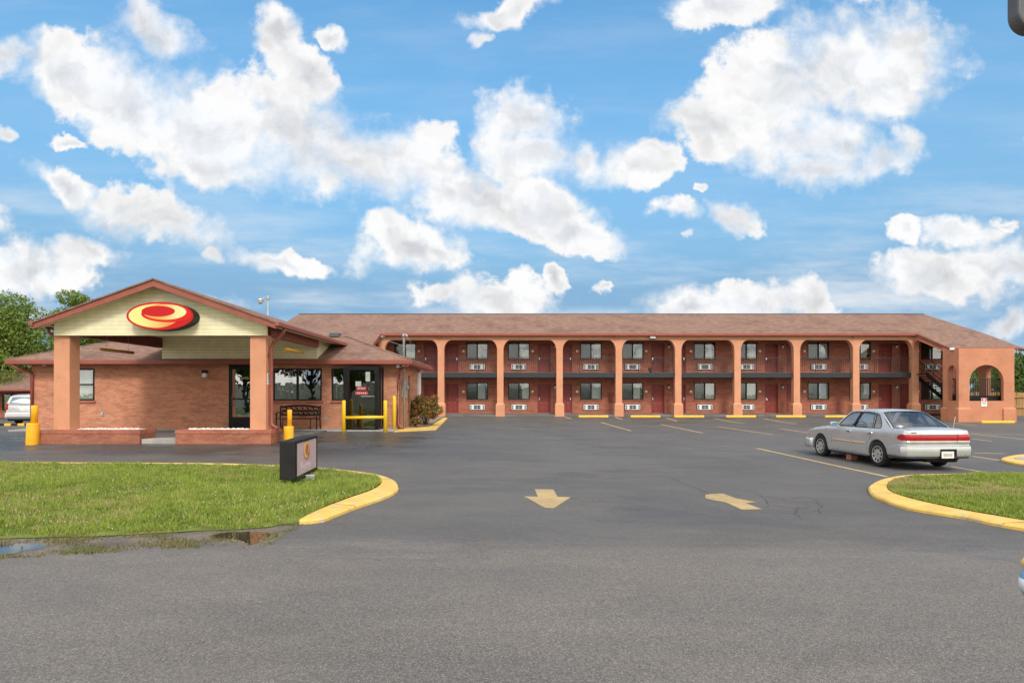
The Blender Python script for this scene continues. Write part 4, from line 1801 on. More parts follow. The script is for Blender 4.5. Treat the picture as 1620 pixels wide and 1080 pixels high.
# warning notice on the porch wall
nt = thing('warning_sign', 'small white notice with a red heading on the peach stair porch wall', 'sign', ((1556.5 - CX) * .038, GY - .004, 1.0))
mb = MB()
mb.bbox(-.17, .17, -.018, 0, -.26, .24, .004)
mb.build('sign_plate', M['white'], nt, world=False)
mb = MB()
mb.box(-.155, .155, -.0215, -.0185, .06, .225, 0)
mb.box(-.05, .05, -.0245, -.022, .10, .185, 1)
mb.build('red_heading', [M['red_notice'], M['white']], nt, world=False)
mb = MB()
for (x0, x1, z0, z1) in ((-.12, -.03, .0, .022), (.02, .12, .0, .022), (-.12, .03, -.05, -.03), (.06, .11, -.05, -.03), (-.09, .09, -.10, -.085), (-.10, .10, -.14, -.125)):
    mb.box(x0, x1, -.0215, -.0185, z0, z1, 0)
mb.build('small_print', M['blackpaint'], nt, world=False)

# ------------------------------------------------------------------ the office
office = thing('office_building', 'low orange brick motel office with hip roof and black framed glass', 'office', (-12, 28, 0))
OX0, OX1, OY, OY1 = -19.75, -4.63, 26.0, 31.7
OZ0, OZ1 = .0, 2.72


def ox(px, d=OY):
    return (px - CX) * d / F


def oz(py, d=OY):
    return CZ + (HY - py) * d / F


def text_mesh(name, body, size, mat, parent, loc, rot, extrude=.004, sx=1.0, shear=0.0):
    cu = bpy.data.curves.new(name, 'FONT')
    cu.body = body
    cu.size = size
    cu.extrude = extrude
    cu.shear = shear
    cu.align_x = 'CENTER'
    cu.align_y = 'CENTER'
    cu.resolution_u = 4
    tmp = bpy.data.objects.new('tmp', cu)
    COL.objects.link(tmp)
    dg = bpy.context.evaluated_depsgraph_get()
    me = bpy.data.meshes.new_from_object(tmp.evaluated_get(dg))
    bpy.data.objects.remove(tmp)
    bpy.data.curves.remove(cu)
    me.name = name
    me.materials.clear()
    me.materials.append(mat)
    o = bpy.data.objects.new(name, me)
    COL.objects.link(o)
    o.parent = parent
    o.location = loc
    o.rotation_euler = rot
    o.scale = (sx, 1, 1)
    return o


WZ0, WZ1 = oz(633.2), oz(582.9)
h_left = (ox(114), ox(149.6), WZ0, WZ1)
h_door = (ox(362), ox(403), .07, 2.68)
h_main = (ox(432.3), ox(509), WZ0, WZ1)
h_side = (ox(524.8), ox(550), WZ0, WZ1)
h_vest = (-6.55, -5.3, .07, 2.45)
mb = MB()
wall_holes(mb, XZ(OY), OX0, OX1, OZ0, OZ1, .16, [h_left, h_door, h_main, h_side, h_vest])
mb.build('wall', M['office_brick'], office)
mb = MB()
wall_holes(mb, YZ(OX1, -1), OY + .002, OY1, OZ0, OZ1, .16, [(28.2, 28.62, .55, 2.3)])
mb.build('side_wall', M['office_brick'], office)
mb = MB()
wall_holes(mb, YZ(OX0, 1), OY + .002, OY1, OZ0, OZ1, .16, [])
mb.build('side_wall', M['office_brick'], office)
mb = MB()
wall_holes(mb, XZ(OY1), OX0, OX1, OZ0, OZ1, -.16, [])
mb.build('rear_wall', M['office_brick'], office)
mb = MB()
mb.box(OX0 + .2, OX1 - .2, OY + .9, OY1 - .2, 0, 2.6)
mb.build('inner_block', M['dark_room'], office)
mb = MB()
mb.box(OX0 + .2, OX1 - .2, OY + .17, OY + .88, 0, .06)
mb.build('floor', M['concrete_dark'], office)


def office_window(h, mull, glass, name='window'):
    x0, x1, z0, z1 = h
    b = .055
    mb = MB()
    mb.box(x0, x1, OY - .02, OY + .08, z0, z0 + b)
    mb.box(x0, x1, OY - .02, OY + .08, z1 - b, z1)
    mb.box(x0, x0 + b, OY - .02, OY + .08, z0 + b, z1 - b)
    mb.box(x1 - b, x1, OY - .02, OY + .08, z0 + b, z1 - b)
    if mull == 'v':
        m = (x0 + x1) / 2
        mb.box(m - .04, m + .04, OY - .02, OY + .08, z0 + b, z1 - b)
    if mull == 'h':
        m = (z0 + z1) / 2
        mb.box(x0 + b, x1 - b, OY - .02, OY + .08, m - .03, m + .03)
    w = mb.build(name, M['black'], office)
    g = MB()
    g.box(x0 + b, x1 - b, OY + .025, OY + .031, z0 + b, z1 - b)
    g.build('pane', glass, w)
    g = MB()
    g.bbox(x0 - .05, x1 + .05, OY - .055, OY + .10, z0 - .10, z0 - .002, .01)
    g.build('sill', M['soldier_brick'], w)
    return w


wl = office_window(h_left, 'h', M['glass'])
g = MB()
vs = []
for i in range(61):
    x = h_left[0] + .06 + (h_left[1] - h_left[0] - .12) * i / 60
    y = OY + .14 + .02 * math.sin(i * 1.1)
    vs += [(x, y, WZ0 + .06), (x, y, WZ1 - .06)]
g.add(vs, [(2 * i, 2 * i + 2, 2 * i + 3, 2 * i + 1) for i in range(60)], 0, True)
g.build('curtain', M['curtain'], wl)
office_window(h_main, 'v', M['office_glass'])
office_window(h_side, None, M['office_glass'])

# lobby door
x0, x1, z0, z1 = h_door
mb = MB()
for (a, b, c, d) in ((x0, x0 + .13, z0, z1), (x1 - .10, x1, z0, z1), (x0 + .13, x1 - .10, z1 - .19, z1), (x0 + .13, x1 - .10, z0, z0 + .40), (x0 + .13, x1 - .10, z0 + 1.17, z0 + 1.23)):
    mb.box(a, b, OY - .01, OY + .06, c, d)
dr = mb.build('door', M['black'], office)
g = MB()
g.box(x0 + .13, x1 - .10, OY + .02, OY + .026, z0 + .40, z0 + 1.17)
g.box(x0 + .13, x1 - .10, OY + .02, OY + .026, z0 + 1.23, z1 - .19)
g.build('pane', M['office_glass'], dr)
g = MB()
g.tube([(x0 + .16, OY - .02, z0 + .95), (x0 + .16, OY - .07, z0 + .95), (x0 + .16, OY - .07, z0 + 1.35), (x0 + .16, OY - .02, z0 + 1.35)], .014, 8)
g.build('handle', M['chrome'], dr)
ctr = Vector((0, 0, 0))
text_mesh('lobby_lettering', 'Lobby', .15, M['gold'], dr, Vector((ox(387), OY - .012, oz(597.5))) - office.location, (R(90), 0, 0), .003, 1.0, .35)

# glazed vestibule box in front of the wall
vx0, vx1, vy, vz1 = ox(543, 25), ox(599, 25), 25.0, 2.56
mb = MB()
def post(a, b, c, d, e=.05, f=vz1 - .14):
    mb.box(a, b, c, d, e, f)
post(vx0, vx0 + .19, vy, vy + .12)
post(vx1 - .16, vx1, vy, vy + .12)
post(vx0, vx0 + .10, OY - .10, OY - .012)
post(vx1 - .10, vx1, OY - .10, OY - .012)
post(vx1 - .06, vx1, vy + .42, vy + .50)
mb.box(vx0, vx1, vy, OY - .012, vz1 - .139, vz1)
mb.box(vx0 + .191, vx1 - .161, vy + .01, vy + .11, .05, .12)
mb.box(vx1 - .07, vx1, vy + .12, OY - .10, .05, .16)
mb.box(vx0, vx0 + .07, vy + .12, OY - .10, .05, .16)
ves = mb.build('vestibule', M['black'], office)
g = MB()
g.box(vx0 + .191, vx1 - .161, vy + .05, vy + .058, .121, vz1 - .141)
g.build('pane', M['door_glass'], ves)
g = MB()
g.box(vx1 - .04, vx1 - .033, vy + .13, vy + .418, .165, vz1 - .141)
g.box(vx1 - .04, vx1 - .033, vy + .502, OY - .102, .165, vz1 - .141)
g.build('pane', M['office_glass'], ves)
g = MB()
g.box(vx0 + .04, vx0 + .047, vy + .13, OY - .102, .165, vz1 - .141)
g.build('pane', M['office_glass'], ves)
g = MB()
g.box(vx0 + .42, vx0 + .46, vy + .062, vy + .10, .12, vz1 - .14)
g.build('door_stile', M['dark_grey'], ves)
g = MB()
g.box(vx0, vx1, vy - .06, OY - .02, .0, .05)
g.build('threshold', M['concrete'], ves)
g = MB()
g.box(h_vest[0] + .05, h_vest[1] - .05, OY + .60, OY + .64, .07, 2.45)
g.build('inner_wall', M['office_brick'], ves)


def vest_px(px, py):
    return ox(px, 25.05), oz(py, 25.05)


for (pa, pb, qa, qb, m, nm) in ((562.5, 571.5, 603, 611, 'notice_paper', 'paper_notice'), (564, 579.5, 611.7, 616.7, 'red_sticker', 'red_sticker'), (562, 582.5, 619, 624.2, 'red_sticker', 'red_sticker'),
                               (578.5, 585.5, 588, 603, 'notice_paper', 'paper_notice'), (571, 592, 626, 627.2, 'grey_metal', 'push_bar')):
    a, c = vest_px(pa, qb)
    b, d = vest_px(pb, qa)
    g = MB()
    g.box(a, b, vy + .040, vy + .0485, c, d)
    if nm == 'red_sticker':
        w = (b - a)
        for k in range(5):
            xx = a + w * (.12 + .16 * k)
            g.box(xx, xx + w * .09, vy + .0375, vy + .0398, c + (d - c) * .3, c + (d - c) * .72, 1)
    if pa == 578.5:
        g.box(a + .03, b - .03, vy + .0375, vy + .0398, c + .14, d - .08, 1)
    g.build(nm, [M[m], M['sign_face'] if nm == 'red_sticker' else M['grey_metal']], ves)

# roof: hip, eaves, gutters
EX0, EX1, EY0, EY1, EZ, PT = -20.35, -4.15, 25.45, 32.35, 2.86, .36
rr = (EY1 - EY0) / 2
ORZ, RYc = EZ + rr * PT, (EY0 + EY1) / 2
A, B_, C_, D_ = (EX0, EY0, EZ), (EX1, EY0, EZ), (EX1, EY1, EZ), (EX0, EY1, EZ)
RA, RB = (EX0 + rr, RYc, ORZ), (EX1 - rr, RYc, ORZ)
mb = MB()
slab(mb, A, B_, RB, RA, .06)
slab(mb, C_, D_, RA, RB, .06)
tri_slab(mb, B_, C_, RB, .06)
tri_slab(mb, D_, A, RA, .06)
orf = mb.build('roof', M['shingle'], office)
mb = MB()
for a, b in ((A, RA), (B_, RB), (D_, RA), (C_, RB), (RA, RB)):
    a, b = Vector(a), Vector(b)
    mb.tube([a + Vector((0, 0, .005)), b + Vector((0, 0, .005))], .045, 6)
mb.build('hip_cap', M['shingle'], orf)
mb = MB()
mb.bbox(EX0 - .02, EX1 + .02, EY0 - .10, EY0 + .02, EZ - .19, EZ - .015, .02)
mb.build('gutter', M['trim'], office)
mb = MB()
mb.bbox(EX1 - .02, EX1 + .10, EY0 + .022, EY1 + .05, EZ - .19, EZ - .015, .02)
mb.build('gutter', M['trim'], office)
mb = MB()
mb.bbox(EX0 - .10, EX0 + .02, EY0 + .022, EY1 + .05, EZ - .19, EZ - .015, .02)
mb.build('gutter', M['trim'], office)
mb = MB()
mb.box(EX0 + .03, EX1 - .03, EY0 + .03, OY1 + .5, EZ - .165, EZ - .14)
mb.build('soffit', M['trim'], office)
# vent cap on the roof
mb = MB()
vx = (530 - CX) * .0289
mb.bbox(vx - .22, vx + .22, 28.7, 29.2, ORZ - .05, ORZ + .18, .05)
mb.build('roof_vent', M['dark_grey'], office)


def downpipe(name, pts, parent, r=.05, mat='trim'):
    mb = MB()
    mb.tube(pts, r, 10)
    return mb.build(name, M[mat], parent)


xq = ox(629.3, 25.9)
downpipe('downspout', [(xq + .50, EY0 - .02, EZ - .17), (xq + .46, EY0 + .02, EZ - .26), (xq + .10, 25.86, EZ - .42), (xq, 25.9, EZ - .56), (xq, 25.9, .30), (xq + .06, 25.86, .16), (xq + .26, 25.72, .09)], office, .055)
downpipe('downspout', [(-20.1, EY0, EZ - .18), (-19.98, EY0 + .1, EZ - .36), (-19.72, 25.90, EZ - .50), (-19.70, 25.93, EZ - .62), (-19.70, 25.93, .15)], office, .065)
# wall lantern, sockets, cameras, floods
mb = MB()
lx, lz = ox(325), oz(591)
mb.bbox(lx - .10, lx + .10, OY - .14, OY - .002, lz + .02, lz + .15, .02, 0)
mb.bbox(lx - .085, lx + .085, OY - .13, OY - .004, lz - .15, lz + .018, .02, 1)
mb.build('wall_lamp', [M['black'], M['white']], office)
for (px, py) in ((162, 654), (515.6, 662.5)):
    mb = MB()
    mb.bbox(ox(px) - .055, ox(px) + .055, OY - .035, OY - .002, oz(py) - .08, oz(py) + .08, .01)
    mb.build('socket_box', M['grey_metal'], office)
for (px, py, d) in ((45.5, 578, 25.8), (69.5, 577, 25.8), (629.5, 580, 25.7), (639, 578.5, 25.7)):
    mb = MB()
    c = P(px, py, d)
    big = px > 400
    r = .085 if big else .05
    mb.lathe([(r * .25, .16), (r * .7, .12), (r, -.02), (r * .9, -.03)], (c.x, c.y, c.z), 'y' if not big else 'z', 14)
    mb.tube([(c.x, c.y, c.z + r * .2), (c.x, c.y + .1, c.z + .16)], .02, 6)
    mb.build('floodlight' if big else 'security_camera', M['white'], office)
# meter cabinet, conduit mast and side panel on the right wall
mb = MB()
mb.bbox(OX1 + .003, OX1 + .16, 26.5, 26.95, oz(628.5, 26.7), oz(600, 26.7), .015)
mb.lathe([(.085, 0), (.085, .06), (.07, .10)], (OX1 + .16, 26.72, 1.75), 'x', 16)
mb.build('meter_cabinet', M['grey_metal'], office)
mb = MB()
mx = (639 - CX) * .0264
mb.tube([(mx, 26.4, .05), (mx, 26.4, 3.82), (mx + .03, 26.36, 3.93), (mx + .12, 26.3, 3.93), (mx + .15, 26.28, 3.84)], .045, 10)
mb.lathe([(.075, -.02), (.08, .08), (.03, .13)], (mx, 26.4, 3.86), 'z', 12)
mb.build('service_mast', M['grey_metal'], office)
mb = MB()
mb.tube([(mx + .16, 26.28, 3.84), (mx + .28, 26.6, 3.62), (mx + .02, 28.5, 3.4), (mx - .9, 34, 3.9), (-8.9, 42.1, 5.3)], .007, 6)
mb.tube([(mx + .12, 26.28, 3.84), (mx + .22, 26.5, 3.70), (mx - .3, 30.5, 3.65), (-8.7, 42.1, 5.15)], .007, 6)
mb.build('service_cable', M['grey_metal'], office)
mb = MB()
mb.box(OX1 - .10, OX1 - .05, 28.2, 28.62, .55, 2.3)
mb.build('window', M['black'], office)
mb = MB()
mb.bbox(OX1 + .004, OX1 + .10, 30.85, 31.5, oz(628, 30.4), oz(588, 30.4), .01)
mb.build('side_panel', M['white'], office)

# ------------------------------------------------------------------ entrance canopy
canopy = thing('entrance_canopy', 'gabled drive-up canopy with cream siding on peach pillars at the office', 'canopy', (-11.1, 21, 0))
CYF = 20.0
KX0, KX1, KXR, KXR1 = -14.5, -14.0, -8.29, -7.79
for (a, b) in ((KX0, KX1), (KXR, KXR1)):
    mb = MB()
    mb.bbox(a, b, CYF, CYF + .48, .30, 3.345, .012)
    mb.build('pillar', M['peach'], canopy)
AX, AZ, EL, ER, EZc = -11.04, 5.03, -14.75, -7.27, 3.70
YB = 28.2
# gable face
mb = MB()
sl = (AZ - EZc) / (AX - EL)
gx0, gx1, gzb = -14.42, -7.72, 3.335
def rz(x):
    return AZ - abs(x - AX) * ((AZ - EZc) / (AX - EL) if x < AX else (AZ - EZc) / (ER - AX)) - .12
mb.prism([(gx0, gzb), (gx1, gzb), (gx1, rz(gx1)), (AX, rz(AX)), (gx0, rz(gx0))], XZ(19.9), 0, .095)
mb.build('gable_siding', M['siding'], canopy)
mb = MB()
mb.box(gx0, gx1, 19.885, 19.998, gzb - .025, gzb - .001)
mb.build('gable_trim', M['soffit'], canopy)
# rake fascia
mb = MB()
for (x, s) in ((EL, 1), (ER, -1)):
    pts = [(x, EZc - .02), (AX, AZ - .02), (AX, AZ - .25), (x, EZc - .22)]
    mb.prism(pts, XZ(19.46), 0, .05)
mb.build('rake_board', M['trim'], canopy)
mb = MB()
slab(mb, (EL, 19.511, EZc - .13), (AX, 19.511, AZ - .13), (AX, 19.90, AZ - .13), (EL, 19.90, EZc - .13), .02)
slab(mb, (AX, 19.511, AZ - .13), (ER, 19.511, EZc - .13), (ER, 19.90, EZc - .13), (AX, 19.90, AZ - .13), .02)
mb.build('rake_soffit', M['soffit'], canopy)
# roof planes run back until they meet the office roof
mb = MB()
slab(mb, (EL, 19.42, EZc), (AX, 19.42, AZ), (AX, 31.0, AZ), (EL, YB, EZc), .05)
slab(mb, (AX, 19.42, AZ), (ER, 19.42, EZc), (ER, YB, EZc), (AX, 31.0, AZ), .05)
mb.build('roof', M['shingle'], canopy)
mb = MB()
mb.bbox(ER - .02, ER + .11, 19.40, 27.5, EZc - .145, EZc - .005, .02)
mb.build('gutter', M['trim'], canopy)
mb = MB()
mb.bbox(EL - .11, EL + .02, 19.40, 27.5, EZc - .145, EZc - .005, .02)
mb.build('gutter', M['trim'], canopy)
mb = MB()
mb.box(gx0 + .02, gx1 - .02, 19.998, 27.6, 3.735, 3.76)
mb.build('ceiling', M['soffit'], canopy)
mb = MB()
mb.box(gx1 + .08, ER - .02, 19.92, 27.5, EZc - .10, EZc - .08)
mb.build('eave_soffit', M['soffit'], canopy)
mb = MB()
mb.box(EL + .02, gx0 - .02, 19.92, 27.5, EZc - .10, EZc - .08)
mb.build('eave_soffit', M['soffit'], canopy)
for (a, b) in ((-14.32, -14.12), (-7.98, -7.80)):
    mb = MB()
    mb.box(a, b, CYF + .482, 25.53, 3.34, 3.734)
    mb.build('beam', M['trim_shaded'] if a < -10 else M['trim'], canopy)
mb = MB()
mb.box(-14.15, -7.88, 25.56, 25.66, EZ - .02, 3.733)
mb.build('rear_siding', M['siding'], canopy)
mb = MB()
mb.prism([(25.66, 2.90), (25.66, 3.733), (28.05, 3.733)], YZ(-7.98), 0, .09)
mb.build('cheek_siding', M['siding'], canopy)
mb = MB()
mb.prism([(25.66, 2.90), (25.66, 3.733), (28.05, 3.733)], YZ(-14.14), 0, .09)
mb.build('cheek_siding', M['siding'], canopy)
# downpipe on the right pillar
px_ = -7.70
downpipe('downspout', [(ER + .03, 20.12, EZc - .14), (ER - .02, 20.14, EZc - .30), (-7.60, 20.22, 3.14), (px_, 20.24, 2.98), (px_, 20.24, .60), (-7.68, 20.22, .47), (-7.46, 20.16, .37)], canopy, .055)
downpipe('downspout', [(EL, 20.1, EZc - .14), (EL + .02, 20.12, EZc - .28), (-14.58, 20.2, 3.32), (-14.56, 20.24, 3.2), (-14.56, 20.3, .4)], canopy, .05)
# amber tubes
for (a, b, m) in ((P(160, 552.3, 21.4), P(207, 556.8, 23.2), 'tube_shaded'), (P(450, 551.3, 21.9), P(476, 557, 23.8), 'tube')):
    a = a.copy()
    b.x, b.z = a.x, a.z
    mb = MB()
    mb.tube([a, b], .055, 12)
    t_ = mb.build('tube_light', M[m], canopy)
    mb = MB()
    for k in (.15, .85):
        q = a.lerp(b, k)
        mb.tube([q, (q.x, q.y, 3.74)], .004, 6)
    mb.build('hanger', M['grey_metal'], t_)
mb = MB()
mb.bbox(KXR1 + .002, KXR1 + .012, 20.10, 20.38, 1.78, 2.12, .003)
mb.bbox(KXR1 + .002, KXR1 + .012, 20.10, 20.38, 1.40 + .36, 1.77, .003)
mb.build('notice_plate', M['white'], canopy)
mb = MB()
for z in (1.85, 1.93, 2.0, 2.06, 2.62):
    mb.box(KXR1 + .0125, KXR1 + .016, 20.15, 20.15 + (.16 if z < 2.5 else .08), z, z + (.025 if z < 2.5 else .14))
mb.build('notice_print', M['dark_grey'], canopy)

# oval sign
sign = thing('oval_sign', 'oval red and yellow illuminated logo sign on the cream gable', 'sign', ((253.5 - CX) * .0195, 19.5, CZ + (HY - 499.7) * .0195))
def ell(cx, cz, rx, rz_, n=64, rot=0.0):
    return [(cx + rx * math.cos(2 * math.pi * k / n) * math.cos(rot) - rz_ * math.sin(2 * math.pi * k / n) * math.sin(rot),
             cz + rx * math.cos(2 * math.pi * k / n) * math.sin(rot) + rz_ * math.sin(2 * math.pi * k / n) * math.cos(rot)) for k in range(n)]
K = .0195 / 5.4      # metres per pixel of the enlarged logo
OC = (490, 322)
def E(cx, cy, rx, ry, rot=0.0):
    return ell((cx - OC[0]) * K, (OC[1] - cy) * K, rx * K, ry * K, 72, rot)
S0 = lambda u, z, w: Vector((u, w, z))
mb = MB()
mb.prism(E(490, 322, 286, 121), S0, .02, .385)
mb.build('sign_can', M['black'], sign, world=False)
mb = MB()
mb.prism(E(490, 322, 284, 119.5), S0, -.034, .0199)
mb.build('red_face', M['sign_red'], sign, world=False)
def layer(nm, pts, y, m):
    mb = MB()
    mb.prism(pts, S0, y - .004, y)
    return mb.build(nm, M[m], sign, world=False)
def clipE(e, cx, cy, rx, ry):
    """keep an ellipse inside the printed edge"""
    out = []
    for x, z in e:
        px, py = x / K + OC[0], OC[1] - z / K
        q = math.hypot((px - cx) / rx, (py - cy) / ry)
        if q > 1:
            px, py = cx + (px - cx) / q, cy + (py - cy) / q
        out.append(((px - OC[0]) * K, (OC[1] - py) * K))
    return out
layer('yellow_swirl', clipE(E(440, 322, 216, 104), 488, 322, 262, 103), -.0342, 'logo_y')
layer('red_swirl', clipE(E(566, 306, 232, 70), 490, 322, 270, 112), -.0384, 'sign_red_bright')
layer('yellow_ring', clipE(E(535, 290, 184, 66), 490, 322, 268, 106), -.0426, 'logo_y2')
layer('red_centre', E(480, 283, 142, 46), -.0468, 'sign_red')

# brick planters with white stones
def planter(lbl, x0, x1, st0, st1):
    pl_ = thing('brick_planter', lbl, 'planter', ((x0 + x1) / 2, 20.2, -.1))
    mb = MB()
    y0, y1, zt = 19.72, 20.62, .35
    mb.box(x0, x1, y0, y1, -.3, zt - .115)
    b = mb.build('brick_base', M['planter_brick'], pl_)
    mb = MB()
    mb.box(x0 - .012, x1 + .012, y0 - .014, y0 + .20, zt - .1145, zt)
    mb.box(x0 - .012, x1 + .012, y1 - .20, y1 + .014, zt - .1145, zt)
    mb.box(x0 - .012, x0 + .2, y0 + .2, y1 - .2, zt - .1145, zt)
    mb.box(x1 - .2, x1 + .012, y0 + .2, y1 - .2, zt - .1145, zt)
    mb.build('coping', M['soldier_brick'], pl_)
    mb = MB()
    mb.box(x0 + .2, x1 - .2, y0 + .2, y1 - .2, zt - .1145, zt - .03)
    for k in range(420):
        x, y = random.uniform(st0, st1), random.uniform(y0 + .2, y1 - .2)
        r = random.uniform(.018, .04)
        z = zt - .02 + random.uniform(0, .05) * math.sin(math.pi * (y - y0 - .2) / (y1 - y0 - .4))
        bm = bmesh.new()
        bmesh.ops.create_icosphere(bm, subdivisions=1, radius=r)
        bm.verts.ensure_lookup_table()
        mb.add([(x + v.co.x * random.uniform(.8, 1.2), y + v.co.y, z + v.co.z * .7) for v in bm.verts], [[v.index for v in f.verts] for f in bm.faces])
        bm.free()
    s_ = mb.build('white_stones', M['pebble'], pl_, recalc=False)
    tag(s_, kind='stuff')
planter('low brick planter of white stones under the left canopy pillar', -14.72, -11.62, -13.75, -11.85)
planter('low brick planter of white stones under the right canopy pillar', -10.50, -7.52, -10.25, -8.35)

# door mat
mb = MB()
mb.bbox(ox(340, 25.4), ox(396, 25.4), 25.02, 25.9, .061, .08, .008)
tag(mb.build('door_mat', M['rubber']), 'large black door mat in front of the lobby door', 'door mat')

# bench
def make_bench():
    b = thing('garden_bench', 'black cast iron bench with a pierced scroll back under the office window', 'bench', (ox(473, 25.35), 25.45, .06))
    w = .80
    mb = MB()
    for i in range(7):
        y = -.38 + i * .065
        mb.bbox(-w, w, y - .024, y + .024, .42, .445, .006)
    mb.build('seat', M['black'], b, world=False)
    for s in (-1, 1):
        mb = MB()
        x = s * w
        mb.tube([(x, -.42, 0), (x, -.40, .22), (x, -.38, .43), (x, -.42, .60), (x, -.30, .67), (x, .02, .66)], .028, 8)
        mb.tube([(x, .12, 0), (x, .06, .22), (x, .03, .43), (x, .10, .95)], .024, 8)
        mb.tube([(x, -.38, .43), (x, .03, .43)], .02, 8)
        mb.build('side_frame', M['black'], b, world=False)
    for s in (-1, 1):
        mb = MB()
        mb.tube([(s * .55, -.40, 0), (s * .55, -.37, .42)], .018, 8)
        mb.build('leg', M['black'], b, world=False)
    mb = MB()
    def by(z):
        return .03 + .07 * (z - .43) / .52
    top = [(-w + 2 * w * k / 16, by(.9), .88 + .07 * math.sin(math.pi * k / 16)) for k in range(17)]
    mb.tube(top, .036, 8)
    mb.tube([(-w, by(.6), .58), (w, by(.6), .58)], .034, 8)
    mb.tube([(-w, by(.88), .58), (-w, by(.9), .89)], .028, 8)
    mb.tube([(w, by(.88), .58), (w, by(.9), .89)], .028, 8)
    for k in range(-3, 4):
        c = k * .215
        for s in (-1, 1):
            pts = []
            for q in range(15):
                a = q / 14 * 1.75 * math.pi
                rr_ = .115 - .006 * q
                z = .735 + s * .035 + s * rr_ * math.cos(a)
                pts.append((c + s * rr_ * math.sin(a), by(.74), min(.92, z)))
            mb.tube(pts, .024, 6)
        mb.tube([(c + .107, by(.6), .59), (c + .107, by(.9), .91)], .013, 6)
    mb.build('scroll_back', M['black'], b, world=False)
make_bench()

# yellow bollards with sleeves
def bollard(lbl, x, y, lean, r1, r2, hs, h):
    b = thing('bollard', lbl, 'bollard', (x, y, gz(x, y)), 0, None)
    b.rotation_euler = (0, R(lean), 0)
    mb = MB()
    mb.lathe([(r2 * .97, -.1), (r2, .02), (r2, hs - .03), (r2 * .96, hs), (r1, hs + .004)], (0, 0, 0), 'z', 28)
    mb.build('sleeve', M['orange_yellow'], b, world=False)
    mb = MB()
    dx = .03
    mb.lathe([(r1, hs - .1), (r1, h - .02), (r1 * .9, h), (.001, h + .004)], (dx, 0, 0), 'z', 24)
    mb.build('post', M['orange_yellow'], b, world=False)
bollard('leaning orange yellow bollard with a thick sleeve at the far left pillar', -14.87, 19.6, 2.2, .095, .175, .66, 1.21)
bollard('upright orange yellow bollard with a thick sleeve behind the entry sign', -7.17, 20.3, 0, .075, .155, .50, 1.03)
# H shaped guard and single post
gd = thing('guard_rail', 'bright yellow H shaped guard rail in front of the glass vestibule', 'guard rail', (-5.7, 24.5, gz(-5.7, 24.5)))
for x in (-6.52, -4.91):
    mb = MB()
    z = gz(x, 24.5)
    mb.lathe([(.072, -.2), (.072, 1.20), (.06, 1.235), (.001, 1.24)], (x, 24.5, z), 'z', 20)
    mb.build('post', M['yellow'], gd)
mb = MB()
mb.tube([(-6.52, 24.5, .555), (-4.91, 24.5, .575)], .06, 12)
mb.build('crossbar', M['yellow'], gd)
mb = MB()
mb.lathe([(.068, -.2), (.068, 1.36), (.055, 1.395), (.001, 1.4)], ((623.6 - CX) * .0256, 25.6, 0), 'z', 20)
tag(mb.build('guard_post', M['yellow']), 'single bright yellow post at the office corner downspout', 'post')

# entry sign
es = thing('entry_sign', 'small black cabinet sign with a faded pink face on the lawn', 'sign', (-4.43, 13.4, gz(-4.43, 13.4)))
ex0, ex1, ey0, ey1, ez0, ez1 = -4.60, -4.29, 12.5, 14.3, -.235, .53
mb = MB()
mb.bbox(ex0, ex1, ey0, ey1, ez0, ez1, .012)
mb.build('cabinet', M['cabinet'], es)
mb = MB()
mb.box(ex1 - .001, ex1 + .006, ey0 + .06, ey1 - .06, ez0 + .055, ez1 - .055)
fc = mb.build('sign_face', M['sign_face'], es)
mb = MB()
for (a, b, c, d) in ((ey0, ey1, ez0, ez0 + .055), (ey0, ey1, ez1 - .055, ez1), (ey0, ey0 + .06, ez0 + .055, ez1 - .055), (ey1 - .06, ey1, ez0 + .055, ez1 - .055)):
    mb.box(ex1 - .001, ex1 + .016, a, b, c, d)
mb.build('face_frame', M['black'], es)
cy_, cz_ = 13.38, .275
SX = lambda u, z, w: Vector((ex1 + .0062 + w, cy_ + u, cz_ + z))
def sl_(nm, cx, cz, rx, rz_, w, m):
    mb = MB()
    mb.prism(ell(cx, cz, rx, rz_, 48), SX, w, w + .002)
    mb.build(nm, M[m], fc)
sl_('logo_disc', .0, .0, .27, .205, .0, 'logo_small_red')
sl_('logo_yellow', -.03, .015, .225, .175, .0022, 'logo_small')
sl_('logo_swirl', .07, .02, .19, .135, .0044, 'logo_small_red')
sl_('logo_ring', .035, .055, .165, .122, .0066, 'logo_small')
sl_('logo_centre', -.01, .045, .125, .098, .0088, 'logo_small_red')
o = text_mesh('entry_lettering', 'Entry', .30, M['ghost'], fc, Vector((ex1 + .009, 13.32, -.045)) - es.location, (R(90), 0, R(90)), .002, 1.25)
mb = MB()
mb.lathe([(.06, -.15), (.06, 0.0)], (-4.43, 13.4, ez0), 'z', 14)
mb.lathe([(.055, -.35), (.055, -.02)], (-4.43, 13.4, ez0), 'z', 14)
mb.build('post', M['blackpaint'], es)
mb = MB()
mb.bbox(-4.27, -4.08, 13.2, 13.34, gz(-4.2, 13.3) + .05, gz(-4.2, 13.3) + .17, .01)
mb.build('junction_box', M['grey_metal'], es)

es.rotation_euler = (0, 0, R(4.4))
es.location.x -= .065

